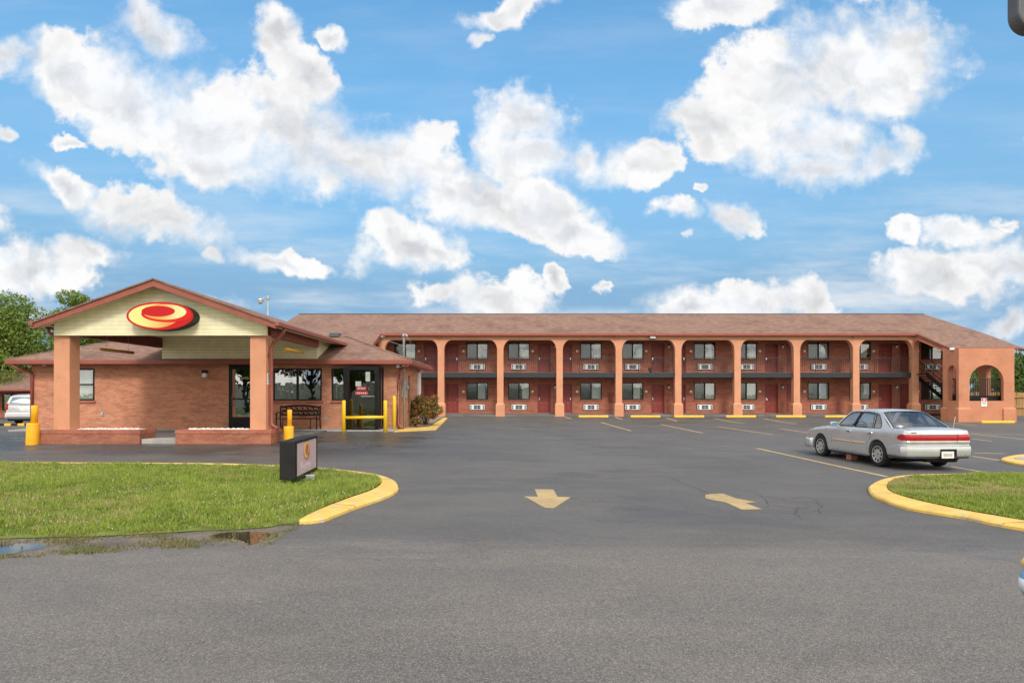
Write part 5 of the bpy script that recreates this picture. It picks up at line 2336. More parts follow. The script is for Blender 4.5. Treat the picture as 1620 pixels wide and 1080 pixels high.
# wheel stops
def stop_mesh(L=1.95):
    mb = MB()
    n = L / 2
    prof = [(-.09, 0), (.09, 0), (.085, .07), (.05, .13), (-.05, .13), (-.085, .07)]
    vs = [(-n, a, b) for a, b in prof] + [(-n + .05, a * .8, b * .9) for a, b in prof]
    mb.prism(prof, lambda a, b, w: Vector((w, a, b)), -n, n)
    return mb.build('wheel_stop', M['stop_yellow'], bevel=.012)
names = ['yellow wheel stop before the third room door, leftmost of the row', 'yellow wheel stop between the third and fourth full arches', 'yellow wheel stop under the pillar right of the wall floodlight',
         'yellow wheel stop before the brick bay left of the silver car', 'yellow wheel stop before the pillar just left of the silver car', 'yellow wheel stop partly hidden by the silver car roof']
ws = None
for i, px in enumerate((938.7, 1021, 1090, 1172, 1250.5, 1328)):
    y = 41.55
    x = (px - CX) * y / F
    o = stop_mesh() if ws is None else ws.copy()
    if ws is None:
        ws = o
    else:
        COL.objects.link(o)
    o.location = (x, y, gz(x, y))
    tag(o, names[i], 'wheel stop', 'yellow wheel stops along the motel front')
o = ws.copy()
COL.objects.link(o)
x = (1578 - CX) * .0372
o.location = (x, 37.2, gz(x, 37.2))
tag(o, 'yellow wheel stop in front of the peach stair porch', 'wheel stop', 'yellow wheel stops along the motel front')

# ------------------------------------------------------------------ cars
def loft(mb, secs, m=0, ms=None, sm=True):
    n = len(secs[0])
    vs = [v for s in secs for v in s]
    fs = []
    for i in range(len(secs) - 1):
        for k in range(n):
            k2 = (k + 1) % n
            fs.append((i * n + k, i * n + k2, (i + 1) * n + k2, (i + 1) * n + k))
    if ms is None:
        mb.add(vs, fs, m, sm)
    else:
        o = len(mb.v)
        mb.v += [Vector(v) for v in vs]
        for f, (i, k) in zip(fs, [(i, k) for i in range(len(secs) - 1) for k in range(n)]):
            mb.f.append([q + o for q in f])
            mb.m.append(ms(i, k))
            mb.sm.append(sm)
    mb.add(vs, [tuple(range(n)), tuple(range((len(secs) - 1) * n, len(secs) * n))], m, False)


def bake_boolean(o, cutters):
    for c in cutters:
        md = o.modifiers.new('b', 'BOOLEAN')
        md.operation = 'DIFFERENCE'
        md.solver = 'EXACT'
        md.object = c
    dg = bpy.context.evaluated_depsgraph_get()
    me = bpy.data.meshes.new_from_object(o.evaluated_get(dg))
    o.modifiers.clear()
    o.data = me
    for c in cutters:
        bpy.data.objects.remove(c)


class Body:
    """side form of a car; y runs from the tail to the nose"""
    def __init__(s, Y, W, ZB, ZS, CR, cav=None, cavz=.45):
        s.Y, s.W, s.ZB, s.ZS, s.CR, s.cav, s.cavz = Y, W, ZB, ZS, CR, cav, cavz

    def at(s, y):
        return [float(np.interp(y, s.Y, q)) for q in (s.W, s.ZB, s.ZS, s.CR)]

    FR = [(.05, .955), (.18, .982), (.42, .998), (.58, 1.0), (.74, .996), (.86, .985), (.95, .965), (.985, .945), (1.0, .915)]

    def sec(s, y):
        w, zb, zs, c = s.at(y)
        h = zs - zb
        half = [(0, zb), (.6 * w, zb), (.9 * w, zb + .01)]
        half += [(k * w, zb + t * h) for t, k in s.FR]
        cv = s.cav and s.cav[0] < y < s.cav[1]
        if cv:
            half += [(.80 * w, zs + .3 * c), (.78 * w, s.cavz), (.4 * w, s.cavz), (0, s.cavz)]
        else:
            half += [(.80 * w, zs + .45 * c), (.62 * w, zs + .75 * c), (.35 * w, zs + .93 * c), (0, zs + c)]
        pts = [(x, y, z) for x, z in half]
        return pts + [(-x, yy, z) for x, yy, z in pts[-2:0:-1]]

    def side(s, y, z, off=.002, sg=-1):
        w, zb, zs, c = s.at(y)
        t = (z - zb) / (zs - zb)
        k = float(np.interp(t, [a for a, b in s.FR], [b for a, b in s.FR]))
        return Vector((sg * (k * w + off), y, z))

    def build(s, name, paint_m, parent, wheels, rw, ystep=.06):
        ys = sorted(set(list(np.arange(s.Y[0], s.Y[-1], ystep)) + list(s.Y) + ([s.cav[0], s.cav[0] + .01, s.cav[1] - .01, s.cav[1]] if s.cav else [])))
        mb = MB()
        n_half = 16
        secs = [s.sec(y) for y in ys]
        def ms(i, k):
            kk = k if k < n_half else 2 * n_half - 3 - k
            ym = (ys[i] + ys[i + 1]) / 2
            if s.cav and s.cav[0] < ym < s.cav[1] and kk >= 12:
                return 1
            return 0
        loft(mb, secs, 0, ms)
        o = mb.build(name, [paint_m, M['seat']], None)
        cut = []
        for yc in wheels:
            for sg in (-1, 1):
                c = MB()
                c.lathe([(rw, .56), (rw, 1.3)], (0, yc, .335), 'x', 40)
                if sg < 0:
                    c.v = [Vector((-v.x, v.y, v.z)) for v in c.v]
                co_ = c.build('cut', M['blackpaint'], None)
                co_.data.materials.clear()
                co_.data.materials.append(M['blackpaint'])
                cut.append(co_)
        for md_c in cut:
            pass
        bake_boolean(o, cut)
        me = o.data
        me.polygons.foreach_set('use_smooth', [True] * len(me.polygons))
        me.set_sharp_from_angle(angle=R(32))
        # the arch linings (faces the cutters left) are black
        bi = None
        for i, m_ in enumerate(me.materials):
            if m_ == M['blackpaint']:
                bi = i
        if bi is not None:
            for p in me.polygons:
                c = p.center
                for yc in wheels:
                    d = math.hypot(c.y - yc, c.z - .335)
                    nrm = p.normal
                    radial = abs(nrm.x) < .3 and d < rw + .015 and abs(c.x) > .5 and (nrm.y * (yc - c.y) + nrm.z * (.335 - c.z)) > .5 * d
                    if radial or (abs(abs(c.x) - .56) < .01 and d < rw + .02):
                        p.material_index = bi
        o.parent = parent
        return o


def car_wheel(parent, x, y, r, w, rim_r, slots):
    sg = 1 if x > 0 else -1
    mb = MB()
    prof = [(rim_r * .97, -w / 2 + .02), (rim_r + .008, -w / 2), (r - .03, -w / 2), (r - .006, -w / 2 + .025), (r, -w / 2 + .05), (r, w / 2 - .05), (r - .006, w / 2 - .025), (r - .03, w / 2), (rim_r + .008, w / 2), (rim_r * .97, w / 2 - .02)]
    mb.lathe(prof, (0, 0, 0), 'x', 40)
    wh = mb.build('wheel', M['rubber'], parent, world=False)
    wh.location = (x, y, r)
    mb = MB()
    o = sg * w / 2
    mb.lathe([(.001, o * .74), (.045, o * .86), (.06, o * .80), (rim_r * .55, o * .90), (rim_r * .93, o * .80), (rim_r * .94, o * 1.0), (rim_r, o * .98), (rim_r * .99, o * .2)], (0, 0, 0), 'x', 40, 0)
    for k in range(slots):
        a = 2 * math.pi * (k + .5) / slots
        e = .26
        vs = []
        for rr_, aa in ((.60, a - e * .55), (.60, a + e * .55), (.90, a + e), (.90, a - e)):
            vs.append((o * .93, rim_r * rr_ * math.cos(aa), rim_r * rr_ * math.sin(aa)))
        mb.add(vs, [(0, 1, 2, 3)], 1)
    mb.build('rim', [M['rim'], M['black']], wh, world=False)
    return wh


def panel(outer, holes, fn, off=0.0):
    V, Fc = cdt(outer, holes)
    return [fn(a, b, off) for a, b in V], Fc


# silver sedan seen from behind: origin on the ground under its rear axle, nose along +y
SX_, SY_ = 10.31, 16.4
sedan = thing('silver_sedan', 'older silver four door sedan parked on the asphalt with its tail to the lawn', 'car', (SX_, SY_, gz(10.1, 17.6) - .005), R(4.0))
bodyY = [-1.02, -1.0, -.95, -.80, -.42, 0, .5, 1.2, 1.9, 2.25, 2.65, 3.1, 3.4, 3.56, 3.65, 3.69]
W_ = [.74, .80, .835, .862, .876, .88, .88, .88, .878, .875, .868, .85, .81, .76, .68, .58]
ZB_ = [.44, .40, .34, .29, .25, .23, .22, .22, .22, .22, .22, .24, .26, .28, .32, .38]
ZS_ = [.94, .975, .99, 1.005, 1.005, .985, .975, .965, .955, .945, .905, .845, .79, .745, .69, .62]
CR_ = [.008, .012, .02, .03, .045, .045, .04, .04, .04, .04, .045, .045, .035, .025, .012, .004]
bd = Body(bodyY, W_, ZB_, ZS_, CR_, (-.22, 1.82), .50)
body = bd.build('body', M['car_paint'], sedan, (0.0, 2.65), .372)
for (x, y) in ((-.775, 0), (.775, 0), (-.775, 2.65), (.775, 2.65)):
    car_wheel(sedan, x, y, .322, .20, .215, 9)
# dark arch lips, sills
mb = MB()
for sg in (-1, 1):
    mb.tube([bd.side(y, .245, -.01, sg) for y in np.linspace(.42, 2.24, 12)], .028, 8)
mb.build('sill', M['dark_grey'], body, world=False)

# greenhouse
def xs_side(y, z):
    t = (z - .96) / .46
    return .80 - .20 * t - .02 * t * t + .012 * math.sin(math.pi * min(1, max(0, t)))
def fside(sg, push=0.0):
    return lambda y, z, off: Vector((sg * (xs_side(y, z) + off), y, z))
outer = [(2.02, .935), (1.90, 1.03), (1.72, 1.20), (1.55, 1.345), (1.46, 1.395), (1.30, 1.418), (.95, 1.43), (.55, 1.425), (.24, 1.40), (.06, 1.30), (-.14, 1.16), (-.33, 1.05), (-.46, .985)]
gl_front = [(1.83, .985), (1.68, 1.15), (1.52, 1.30), (1.42, 1.360), (1.28, 1.378), (1.06, 1.388), (1.17, .985)]
gl_rear = [(1.08, .985), (.97, 1.388), (.70, 1.388), (.44, 1.372), (.30, .985)]
gl_q = [(.25, .985), (.385, 1.368), (.26, 1.335), (.13, 1.24), (.02, 1.12), (-.03, 1.03), (.00, .985)]
mb = MB()
for sg in (-1, 1):
    vs, fs = panel(outer, [gl_front, gl_rear, gl_q], fside(sg))
    mb.add(vs, fs, 0, True)
# roof
ys = np.linspace(.24, 1.46, 9)
rows = []
for y in ys:
    zt = float(np.interp(y, [.24, .5, .95, 1.3, 1.46], [1.40, 1.425, 1.43, 1.418, 1.395]))
    hw = xs_side(y, zt)
    cr = .045 if .3 < y < 1.4 else .035
    rows.append([Vector((hw * s, y, zt + cr * (1 - abs(s) ** 2.2))) for s in np.linspace(-1, 1, 13)])
for a, b in zip(rows, rows[1:]):
    mb.add(a + b, [(i, i + 1, i + 14, i + 13) for i in range(12)], 0, True)
def fglass(base, top, bow_b, bow_t, hb, ht, cb, ct):
    """curved screen between a bottom and a top edge: s across, t up"""
    def f(s, t, off):
        y = base[0] * (1 - t) + top[0] * t + (bow_b * (1 - t) + bow_t * t) * (1 - s * s)
        z = (base[1] * (1 - t) + top[1] * t) + (cb * (1 - t) + ct * t) * (1 - abs(s) ** 2.2)
        x = s * (hb * (1 - t) + ht * t)
        return Vector((x, y + off * .6, z + abs(off) * .6))
    return f
frear = fglass((-.46, .985), (.24, 1.40), -.05, -.03, xs_side(0, .985), xs_side(0, 1.40), .035, .035)
fwind = fglass((2.02, .935), (1.46, 1.395), .16, .05, xs_side(0, .935), xs_side(0, 1.395), .03, .035)
SS = [-1 + i / 6 for i in range(13)]
ring = [(s, 0) for s in SS] + [(1, .33), (1, .66)] + [(s, 1) for s in reversed(SS)] + [(-1, .66), (-1, .33)]
IN = [-.925 + i * 1.85 / 12 for i in range(13)]
hole_ = [(s, .07) for s in IN] + [(.925, .5)] + [(s, .955) for s in reversed(IN)] + [(-.925, .5)]
for f in (frear, fwind):
    vs, fs = panel(ring, [hole_], f)
    mb.add(vs, fs, 0, True)
cab = mb.build('cabin_frame', M['car_paint'], sedan, world=False)
cab.data.polygons.foreach_set('use_smooth', [True] * len(cab.data.polygons))
cab.data.set_sharp_from_angle(angle=R(40))
for sg in (-1, 1):
    for g, nm in ((gl_front, 'front_side_window'), (gl_rear, 'rear_side_window'), (gl_q, 'quarter_window')):
        mb = MB()
        vs, fs = panel(g, [], fside(sg), -.006)
        mb.add(vs, fs, 0, True)
        w = mb.build(nm, M['car_glass'], sedan, world=False)
        mb = MB()
        loop = [Vector(fside(sg)(a, b, .003)) for a, b in g]
        mb.tube(loop + [loop[0]], .011, 6)
        mb.build('seal', M['black'], w, world=False)
    mb = MB()
    q = [fside(sg)(a, b, .004) for a, b in ((1.18, .99), (1.065, 1.385), (.965, 1.385), (1.07, .99))]
    mb.add(q, [(0, 1, 2, 3)])
    mb.build('door_pillar', M['black'], sedan, world=False)
for f, nm in ((frear, 'rear_window'), (fwind, 'windscreen')):
    mb = MB()
    n1, n2 = 12, 6
    vs = []
    for j in range(n2 + 1):
        for i in range(n1 + 1):
            vs.append(f(-.93 + 1.86 * i / n1, .065 + .895 * j / n2, -.004 if nm == 'rear_window' else .004) - Vector((0, 0, .008)))
    mb.add(vs, [(j * (n1 + 1) + i, j * (n1 + 1) + i + 1, (j + 1) * (n1 + 1) + i + 1, (j + 1) * (n1 + 1) + i) for j in range(n2) for i in range(n1)], 0, True)
    w = mb.build(nm, M['car_glass'], sedan, world=False)
    mb = MB()
    loop = [f(s, t, 0) + Vector((0, 0, .002)) for s, t in hole_]
    mb.tube(loop + [loop[0]], .010, 6)
    mb.build('seal', M['black'], w, world=False)
# interior
for (x, y) in ((-.36, .78), (.36, .78), (0, -.12)):
    mb = MB()
    hw = .25 if x else .62
    mb.bbox(x - hw, x + hw, y + .05, y + .58, .50, .70, .06, 0, True)
    vs0 = len(mb.v)
    mb.bbox(x - hw, x + hw, y - .10, y + .08, .62, 1.10 if x else 1.0, .05, 0, True)
    if x:
        mb.bbox(x - .13, x + .13, y - .10, y - .02, 1.11, 1.27, .035, 0, True)
    mb.build('seat', M['seat'], sedan, world=False)
mb = MB()
mb.bbox(-.68, .68, -.44, -.21, .955, .985, .01)
sh = mb.build('parcel_shelf', M['seat'], sedan, world=False)
mb = MB()
mb.lathe([(.02, .99), (.10, 1.0), (.09, 1.05), (.04, 1.075), (.001, 1.08)], (-.50, -.33, 0), 'z', 14)
mb.bbox(.18, .46, -.36, -.30, .986, 1.03, .008)
mb.build('shelf_clutter', M['plate'], sh, world=False)
mb = MB()
mb.bbox(-.66, .66, 1.55, 1.83, .80, .965, .05, 0, True)
mb.build('dashboard', M['dark_grey'], sedan, world=False)
mb = MB()
tor = [(-.36 + .18 * math.cos(a), 1.42 + .05 * math.sin(a), .93 + .17 * math.sin(a)) for a in np.linspace(0, 2 * math.pi, 21)]
mb.tube(tor, .014, 6)
mb.tube([(-.36, 1.6, .86), (-.36, 1.44, .93)], .03, 8)
mb.tube([(-.53, 1.42, .93), (-.19, 1.42, .93)], .012, 6)
mb.build('steering_wheel', M['black'], sedan, world=False)
# seams
def seam(pts, r=.0035, nm='door_seam'):
    for sg in (-1, 1):
        mb = MB()
        mb.tube([bd.side(y, z, -.0005, sg) for y, z in pts], r, 5)
        mb.build(nm, M['black'], body, world=False)
seam([(1.12, .955), (1.13, .7), (1.13, .45), (1.12, .29)])
seam([(.10, .965), (.14, .86), (.30, .72), (.42, .58), (.45, .42), (.44, .28)])
seam([(2.02, .93), (2.06, .7), (2.06, .5), (2.05, .29)])
seam([(y, .285) for y in np.linspace(.44, 2.05, 10)])
for sg in (-1, 1):
    mb = MB()
    mb.tube([bd.side(y, .575, .004, sg) for y in np.linspace(1.15, 2.02, 10)], .021, 8)
    mb.tube([bd.side(y, .575, .004, sg) for y in np.linspace(.50, 1.11, 8)], .021, 8)
    mb.build('side_moulding', M['mould_reflect'], body, world=False)
    for y in (1.25, .30):
        mb = MB()
        p = bd.side(y, .845, 0, sg)
        mb.bbox(min(p.x, p.x + sg * .018), max(p.x, p.x + sg * .018), y - .10, y + .10, .825, .865, .007)
        mb.box(min(p.x + sg * .0185, p.x + sg * .020), max(p.x + sg * .0185, p.x + sg * .020), y - .06, y + .05, .832, .848, 1)
        mb.build('door_handle', [M['chrome'], M['black']], body, world=False)
mb = MB()
fl = [(-.30, .80), (-.13, .80), (-.12, .81), (-.12, .93), (-.14, .945), (-.29, .945), (-.31, .93), (-.31, .81), (-.30, .80)]
mb.tube([bd.side(y, z, -.0005, -1) for y, z in fl], .003, 5)
mb.build('fuel_flap', M['dark_grey'], body, world=False)
# mirrors
for sg in (-1, 1):
    mb = MB()
    mb.bbox(sg * .98 - .10, sg * .98 + .10, 1.70, 1.84, .955, 1.085, .035, 0, True)
    mb.box(min(sg * .80, sg * .90), max(sg * .80, sg * .90), 1.74, 1.80, .955, .99, 0)
    mm = mb.build('door_mirror', M['car_paint'], sedan, world=False)
    mb = MB()
    mb.box(sg * .98 - .082, sg * .98 + .082, 1.692, 1.699, .972, 1.068)
    mb.build('mirror_glass', M['mirror_blue'], mm, world=False)
# tail: light band, chrome strip, bumper, plate, badges
def tail(x, z, out=0.0):
    """a point on the curved tail panel"""
    y = float(np.interp(abs(x), [0, .5, .74, .80, .835, .862], [-1.035, -1.033, -1.027, -1.008, -.955, -.83]))
    return Vector((x, y - out, z))
def tail_strip(x0, x1, z0, z1, out, nm, m, parent=None, thick=.03):
    mb = MB()
    n = 14
    vs = []
    for i in range(n + 1):
        x = x0 + (x1 - x0) * i / n
        for (z, o) in ((z0, -thick), (z0, out), ((z0 + z1) / 2, out + .012), (z1, out), (z1, -thick)):
            vs.append(tail(x, z, o))
    fs = []
    for i in range(n):
        for k in range(4):
            a = i * 5 + k
            fs.append((a, a + 5, a + 6, a + 1))
    fs += [(0, 1, 2, 3, 4), tuple(n * 5 + q for q in (4, 3, 2, 1, 0))]
    mb.add(vs, fs, 0, True)
    o = mb.build(nm, M[m], parent or sedan, world=False)
    o.data.set_sharp_from_angle(angle=R(35))
    return o
for (a, b) in ((-.855, -.47), (.47, .855)):
    tail_strip(a, b, .735, .885, .012, 'tail_light', 'red_lens')
    tail_strip(a, b, .675, .733, .010, 'reversing_light', 'clear_lens')
tail_strip(-.462, .462, .735, .868, .008, 'centre_reflector', 'red_lens')
tail_strip(-.462, .462, .675, .733, .004, 'tail_panel', 'clear_lens')
tail_strip(-.462, .462, .871, .888, .012, 'chrome_strip', 'chrome')
for sg in (-1, 1):
    mb = MB()
    pts = [(-.975, .79 - .05), (-.90, .75), (-.77, .755), (-.74, .80), (-.80, .875), (-.975, .885)]
    vs, fs = panel(pts, [], lambda y, z, off: bd.side(y, z, .006, sg))
    mb.add(vs, fs, 0, True)
    mb.build('side_tail_light', M['red_lens'], sedan, world=False)
# bumper
mb = MB()
secs = []
n = 24
for i in range(n + 1):
    t = -1 + 2 * i / n
    a = t * 1.25
    if abs(t) < .62:
        x, y = t / .62 * .72, -1.09 + .03 * (abs(t) / .62) ** 2
        nx, ny = 0, -1
    else:
        q = (abs(t) - .62) / .38
        ang = min(1, q / .35) * math.pi / 2
        sgn = 1 if t > 0 else -1
        if q <= .35:
            x = sgn * (.72 + .165 * math.sin(ang))
            y = -1.06 + .16 * (1 - math.cos(ang))
        else:
            x = sgn * .885
            y = -.90 + .50 * (q - .35) / .65
        nx, ny = sgn * math.sin(ang), -math.cos(ang)
    ins = .06
    prof = [(-ins, .36), (-.012, .355), (.004, .385), (.010, .47), (.012, .555), (.0, .60), (-.025, .622), (-ins, .628)]
    secs.append([Vector((x + nx * o, y + ny * o, z)) for o, z in prof])
loft(mb, secs, 0)
bp = mb.build('rear_bumper', M['car_paint'], sedan, world=False)
bp.data.polygons.foreach_set('use_smooth', [True] * len(bp.data.polygons))
bp.data.set_sharp_from_angle(angle=R(30))
mb = MB()
mb.tube([Vector(sc[5]) + (Vector(sc[4]) - Vector(sc[6])).normalized() * .001 for sc in secs], .006, 6)
mb.build('bumper_crease', M['dark_grey'], bp, world=False)
mb = MB()
loft(mb, [[Vector((v.x * q, v.y + .02, z)) for q, z in ((.985, .30), (1.0, .375), (.90, .375), (.90, .30))] for v in [sc[1] for sc in secs]], 0)
mb.build('bumper_low_reflection', M['dark_grey'], bp, world=False)  # dark part stands in for the reflection low on the bumper
mb = MB()
mb.box(-.02, .40, -1.106, -1.085, .352, .535)
rc = mb.build('plate_recess', M['black'], bp, world=False)
mb = MB()
mb.bbox(.0, .315, -1.125, -1.108, .315, .48, .006, 0)
for i, (a, b) in enumerate(((.05, .08), (.095, .125), (.14, .17), (.19, .22), (.235, .265))):
    mb.box(a, b, -1.1275, -1.1253, .36, .43, 1)
mb.build('number_plate', [M['plate'], M['grey_metal']], bp, world=False)
mb = MB()
mb.tube([(.46, -1.06, .30), (.46, -.5, .27)], .03, 10)
mb.bbox(-.3, .55, -.98, -.45, .20, .36, .05)
mb.build('exhaust', M['black'], sedan, world=False)
mb = MB()
mb.bbox(-.62, .62, -.4, 3.2, .16, .26, .04)
mb.tube([(-.7, 0, .32), (.7, 0, .32)], .06, 10)
mb.tube([(-.7, 2.65, .32), (.7, 2.65, .32)], .05, 10)
mb.build('underbody', M['black'], sedan, world=False)
mb = MB()
for k in range(4):
    mb.box(-.70 + k * .035, -.675 + k * .035, -1.033, -1.022, .915, .935)
mb.build('boot_badge', M['dark_grey'], sedan, world=False)
# boot lid seam
mb = MB()
for sg in (-1, 1):
    mb.tube([(sg * .74, -.44, 1.028), (sg * .735, -.80, 1.022), (sg * .70, -.985, .99), (sg * .66, -1.02, .90)], .004, 5)
mb.build('boot_seam', M['black'], body, world=False)
mb = MB()
mb.tube([(.70, -.62, 1.02), (.72, -.66, 1.30)], .0045, 6)
mb.build('aerial', M['plate'], sedan, world=False)
# nose: bumper, lamps
mb = MB()
secs = []
for i in range(17):
    t = -1 + 2 * i / 16
    x = .885 * math.copysign(min(1, abs(t) * 1.25), t) if abs(t) < .8 else math.copysign(.885, t)
    y = 3.72 - .16 * (abs(x) / .885) ** 4 if abs(t) < .8 else 3.56 - .55 * (abs(t) - .8) / .2
    nx, ny = (0, 1) if abs(t) < .62 else ((math.copysign(.7, t), .7) if abs(t) < .8 else (math.copysign(1, t), 0))
    secs.append([Vector((x + nx * o, y + ny * o, z)) for o, z in ((-.06, .24), (0, .25), (.015, .36), (.015, .46), (0, .53), (-.06, .54))])
loft(mb, secs, 0)
mb.build('front_bumper', M['car_paint'], sedan, world=False)
for sg in (-1, 1):
    mb = MB()
    vs, fs = panel([(3.33, .58), (3.54, .57), (3.56, .60), (3.54, .70), (3.34, .735)], [], lambda y, z, off: bd.side(y, z, .006, sg))
    mb.add(vs, fs)
    mb.build('corner_lamp', M['amber_lens'], sedan, world=False)
    mb = MB()
    mb.bbox(min(sg * .40, sg * .74), max(sg * .40, sg * .74), 3.58, 3.665, .57, .69, .02)
    mb.build('headlight', M['clear_lens'], sedan, world=False)
# salmon coloured block on the ground behind the left rear wheel's front
bx, by_ = (1352 - CX) / F * 16.75, 16.75
mb = MB()
mb.bbox(-.13, .10, -.09, .09, 0, .17, .008)
o = mb.build('concrete_block', M['pink_block'])
pb = G(1352, 727)
o.location = (pb.x, pb.y + .12, pb.z)
o.rotation_euler = (0, 0, R(14))
tag(o, 'salmon coloured block lying on the asphalt under the silver sedan', 'block')

# silver minivan far left
vz = -.27
van = thing('silver_minivan', 'silver minivan seen from behind, half hidden by the office corner', 'van', (-28.9, 38.2, gz(-28.9, 38.2)), R(6))
vb = Body([-1.0, -.97, -.85, -.4, 0, 1, 2, 3.0, 3.5, 3.75, 3.85], [.86, .92, .95, .965, .97, .97, .97, .96, .9, .8, .7], [.40, .34, .30, .27, .25, .25, .25, .25, .28, .33, .4],
          [1.05, 1.07, 1.08, 1.07, 1.06, 1.05, 1.03, .98, .88, .8, .72], [.01] * 11)
b = vb.build('body', M['van_paint'], van, (0, 2.95), .39)
for (x, y) in ((-.84, 0), (.84, 0), (-.84, 2.95), (.84, 2.95)):
    car_wheel(van, x, y, .34, .21, .22, 7)
mb = MB()
secs = []
for (y, zt, wf) in ((-.99, 1.07, .93), (-.93, 1.30, .88), (-.80, 1.62, .80), (-.66, 1.70, .76), (-.2, 1.76, .76), (1.2, 1.76, .76), (1.9, 1.70, .75), (2.5, 1.38, .80), (2.95, 1.05, .86)):
    secs.append([(s * (wf if abs(s) > .9 else wf), y, zt + .03 * (1 - s * s)) for s in np.linspace(-1, 1, 9)] + [(.95, y, 1.02), (-.95, y, 1.02)])
loft(mb, secs, 0)
cb_ = mb.build('cabin', M['van_paint'], van, world=False)
cb_.data.polygons.foreach_set('use_smooth', [True] * len(cb_.data.polygons))
cb_.data.set_sharp_from_angle(angle=R(28))
def vback(x, z, off=.01):
    y = float(np.interp(z, [.4, 1.07, 1.30, 1.62, 1.70], [-1.0, -.995, -.935, -.805, -.67]))
    return Vector((x, y - off, z))
mb = MB()
pts = [(-.76, 1.12), (.76, 1.12), (.78, 1.2), (.70, 1.58), (.64, 1.62), (-.64, 1.62), (-.70, 1.58), (-.78, 1.2)]
mb.add([vback(x, z) for x, z in pts], [tuple(range(8))])
mb.build('rear_window', M['office_glass'], van, world=False)
for sg in (-1, 1):
    mb = MB()
    mb.bbox(min(sg * .80, sg * .955), max(sg * .80, sg * .955), -1.02, -.86, .86, 1.24, .03)
    mb.build('tail_light', M['red_lens'], van, world=False)
    mb = MB()
    for (a, b2) in ((-.55, .35), (.45, 1.35), (1.45, 2.3)):
        q = []
        for y, z in ((a, 1.12), (b2, 1.12), (b2 - .05 if b2 < 2 else 1.9, 1.55), (a + .05, 1.55)):
            wf = float(np.interp(z, [1.02, 1.76], [.955, .77]))
            q.append((sg * (wf + .012), y, z))
        mb.add(q, [(0, 1, 2, 3)])
    mb.build('side_window', M['office_glass'], van, world=False)
    mb = MB()
    mb.bbox(sg * 1.08 - .11, sg * 1.08 + .11, 2.1, 2.25, 1.08, 1.26, .04)
    mb.build('door_mirror', M['black'], van, world=False)
mb = MB()
mb.bbox(-.94, .94, -1.10, -.90, .42, .68, .05)
mb.build('rear_bumper', M['van_paint'], van, world=False)
mb = MB()
mb.bbox(-.16, .16, -1.02, -1.0, .80, .95, .005)
mb.build('number_plate', M['plate'], van, world=False)
mb = MB()
mb.bbox(-.9, .9, -.9, 3.4, .20, .34, .03)
mb.build('underbody', M['black'], van, world=False)

# ------------------------------------------------------------------ trees and bushes
def leaves(name, blobs, n, size, mat, parent, flat=.35, droop=0.0):
    """leaf-sized faces through the volume of many clumps"""
    wts = np.array([b[3] ** 2 for b in blobs])
    idx = RNG.choice(len(blobs), n, p=wts / wts.sum())
    bl = np.array([[b[0], b[1], b[2], b[3], b[4] if len(b) > 4 else .75] for b in blobs])
    d = RNG.normal(0, 1, (n, 3))
    d /= np.linalg.norm(d, axis=1)[:, None]
    rad = RNG.uniform(.35, 1.0, n) ** .45 * (1 + RNG.normal(0, .10, n))
    c = bl[idx, :3] + d * (rad * bl[idx, 3])[:, None] * np.stack([np.ones(n), np.ones(n), bl[idx, 4]], 1)
    nrm = d * .6 + RNG.normal(0, .7, (n, 3)) + np.array([0, 0, flat])
    nrm /= np.linalg.norm(nrm, axis=1)[:, None]
    t = np.cross(nrm, RNG.normal(0, 1, (n, 3)))
    t /= np.linalg.norm(t, axis=1)[:, None]
    b = np.cross(nrm, t)
    s = RNG.uniform(size * .6, size * 1.25, n)[:, None]
    V = np.zeros((n, 4, 3))
    V[:, 0] = c - t * s
    V[:, 1] = c + b * s * .48
    V[:, 2] = c + t * s
    V[:, 3] = c - b * s * .48
    cl = RNG.uniform(0, 1, len(blobs))
    U = np.zeros((n, 4, 2))
    U[:, :, 0] = RNG.uniform(0, 1, n)[:, None]
    U[:, :, 1] = np.clip(cl[idx] + RNG.normal(0, .12, n), 0, 1)[:, None]
    V -= np.array(parent.location)[None, None, :]
    return raw_mesh(name, V.reshape(-1, 3), np.arange(4 * n), 4, mat, U.reshape(-1, 2), parent)


def tree(name, label, x, y, h, r, n, size, mat, nblob=26, crown0=.25, group=None, seed=0, cat='tree'):
    rs = random.Random(seed)
    z0 = gz(x, y)
    t = thing(name, label, cat, (x, y, z0), 0, group)
    mb = MB()
    blobs = []
    th = h * .62
    tr = h * .026
    lean = (rs.uniform(-.4, .4), rs.uniform(-.4, .4))
    trunk = [(x + lean[0] * k / 5, y + lean[1] * k / 5, z0 - .2 + th * k / 5) for k in range(6)]
    mb.tube(trunk, [tr * (1.25 - .17 * k) for k in range(6)], 9)
    for k in range(nblob):
        a = k * 2.399 + rs.uniform(-.4, .4)
        f = (k + .5) / nblob
        hz = crown0 + (1 - crown0) * f
        rr_ = r * math.sin(math.pi * min(.97, .18 + .80 * f)) ** .7 * rs.uniform(.35, .95)
        px, py, pz = x + lean[0] * f + rr_ * math.cos(a), y + rr_ * math.sin(a), z0 + h * hz * rs.uniform(.90, 1.0)
        br = r * rs.uniform(.20, .40)
        blobs.append((px, py, pz - br * .5, br, rs.uniform(.55, .85)))
        q = trunk[min(5, 2 + int(3 * f))]
        mid = ((q[0] + px) / 2, (q[1] + py) / 2, (q[2] + pz) / 2 + .15)
        mb.tube([q, mid, (px, py, pz - br * .4)], [tr * .42, tr * .26, tr * .08], 5)
    mb.build('trunk', M['bark'], t)
    leaves('crown', blobs, n, size, mat, t)
    return t


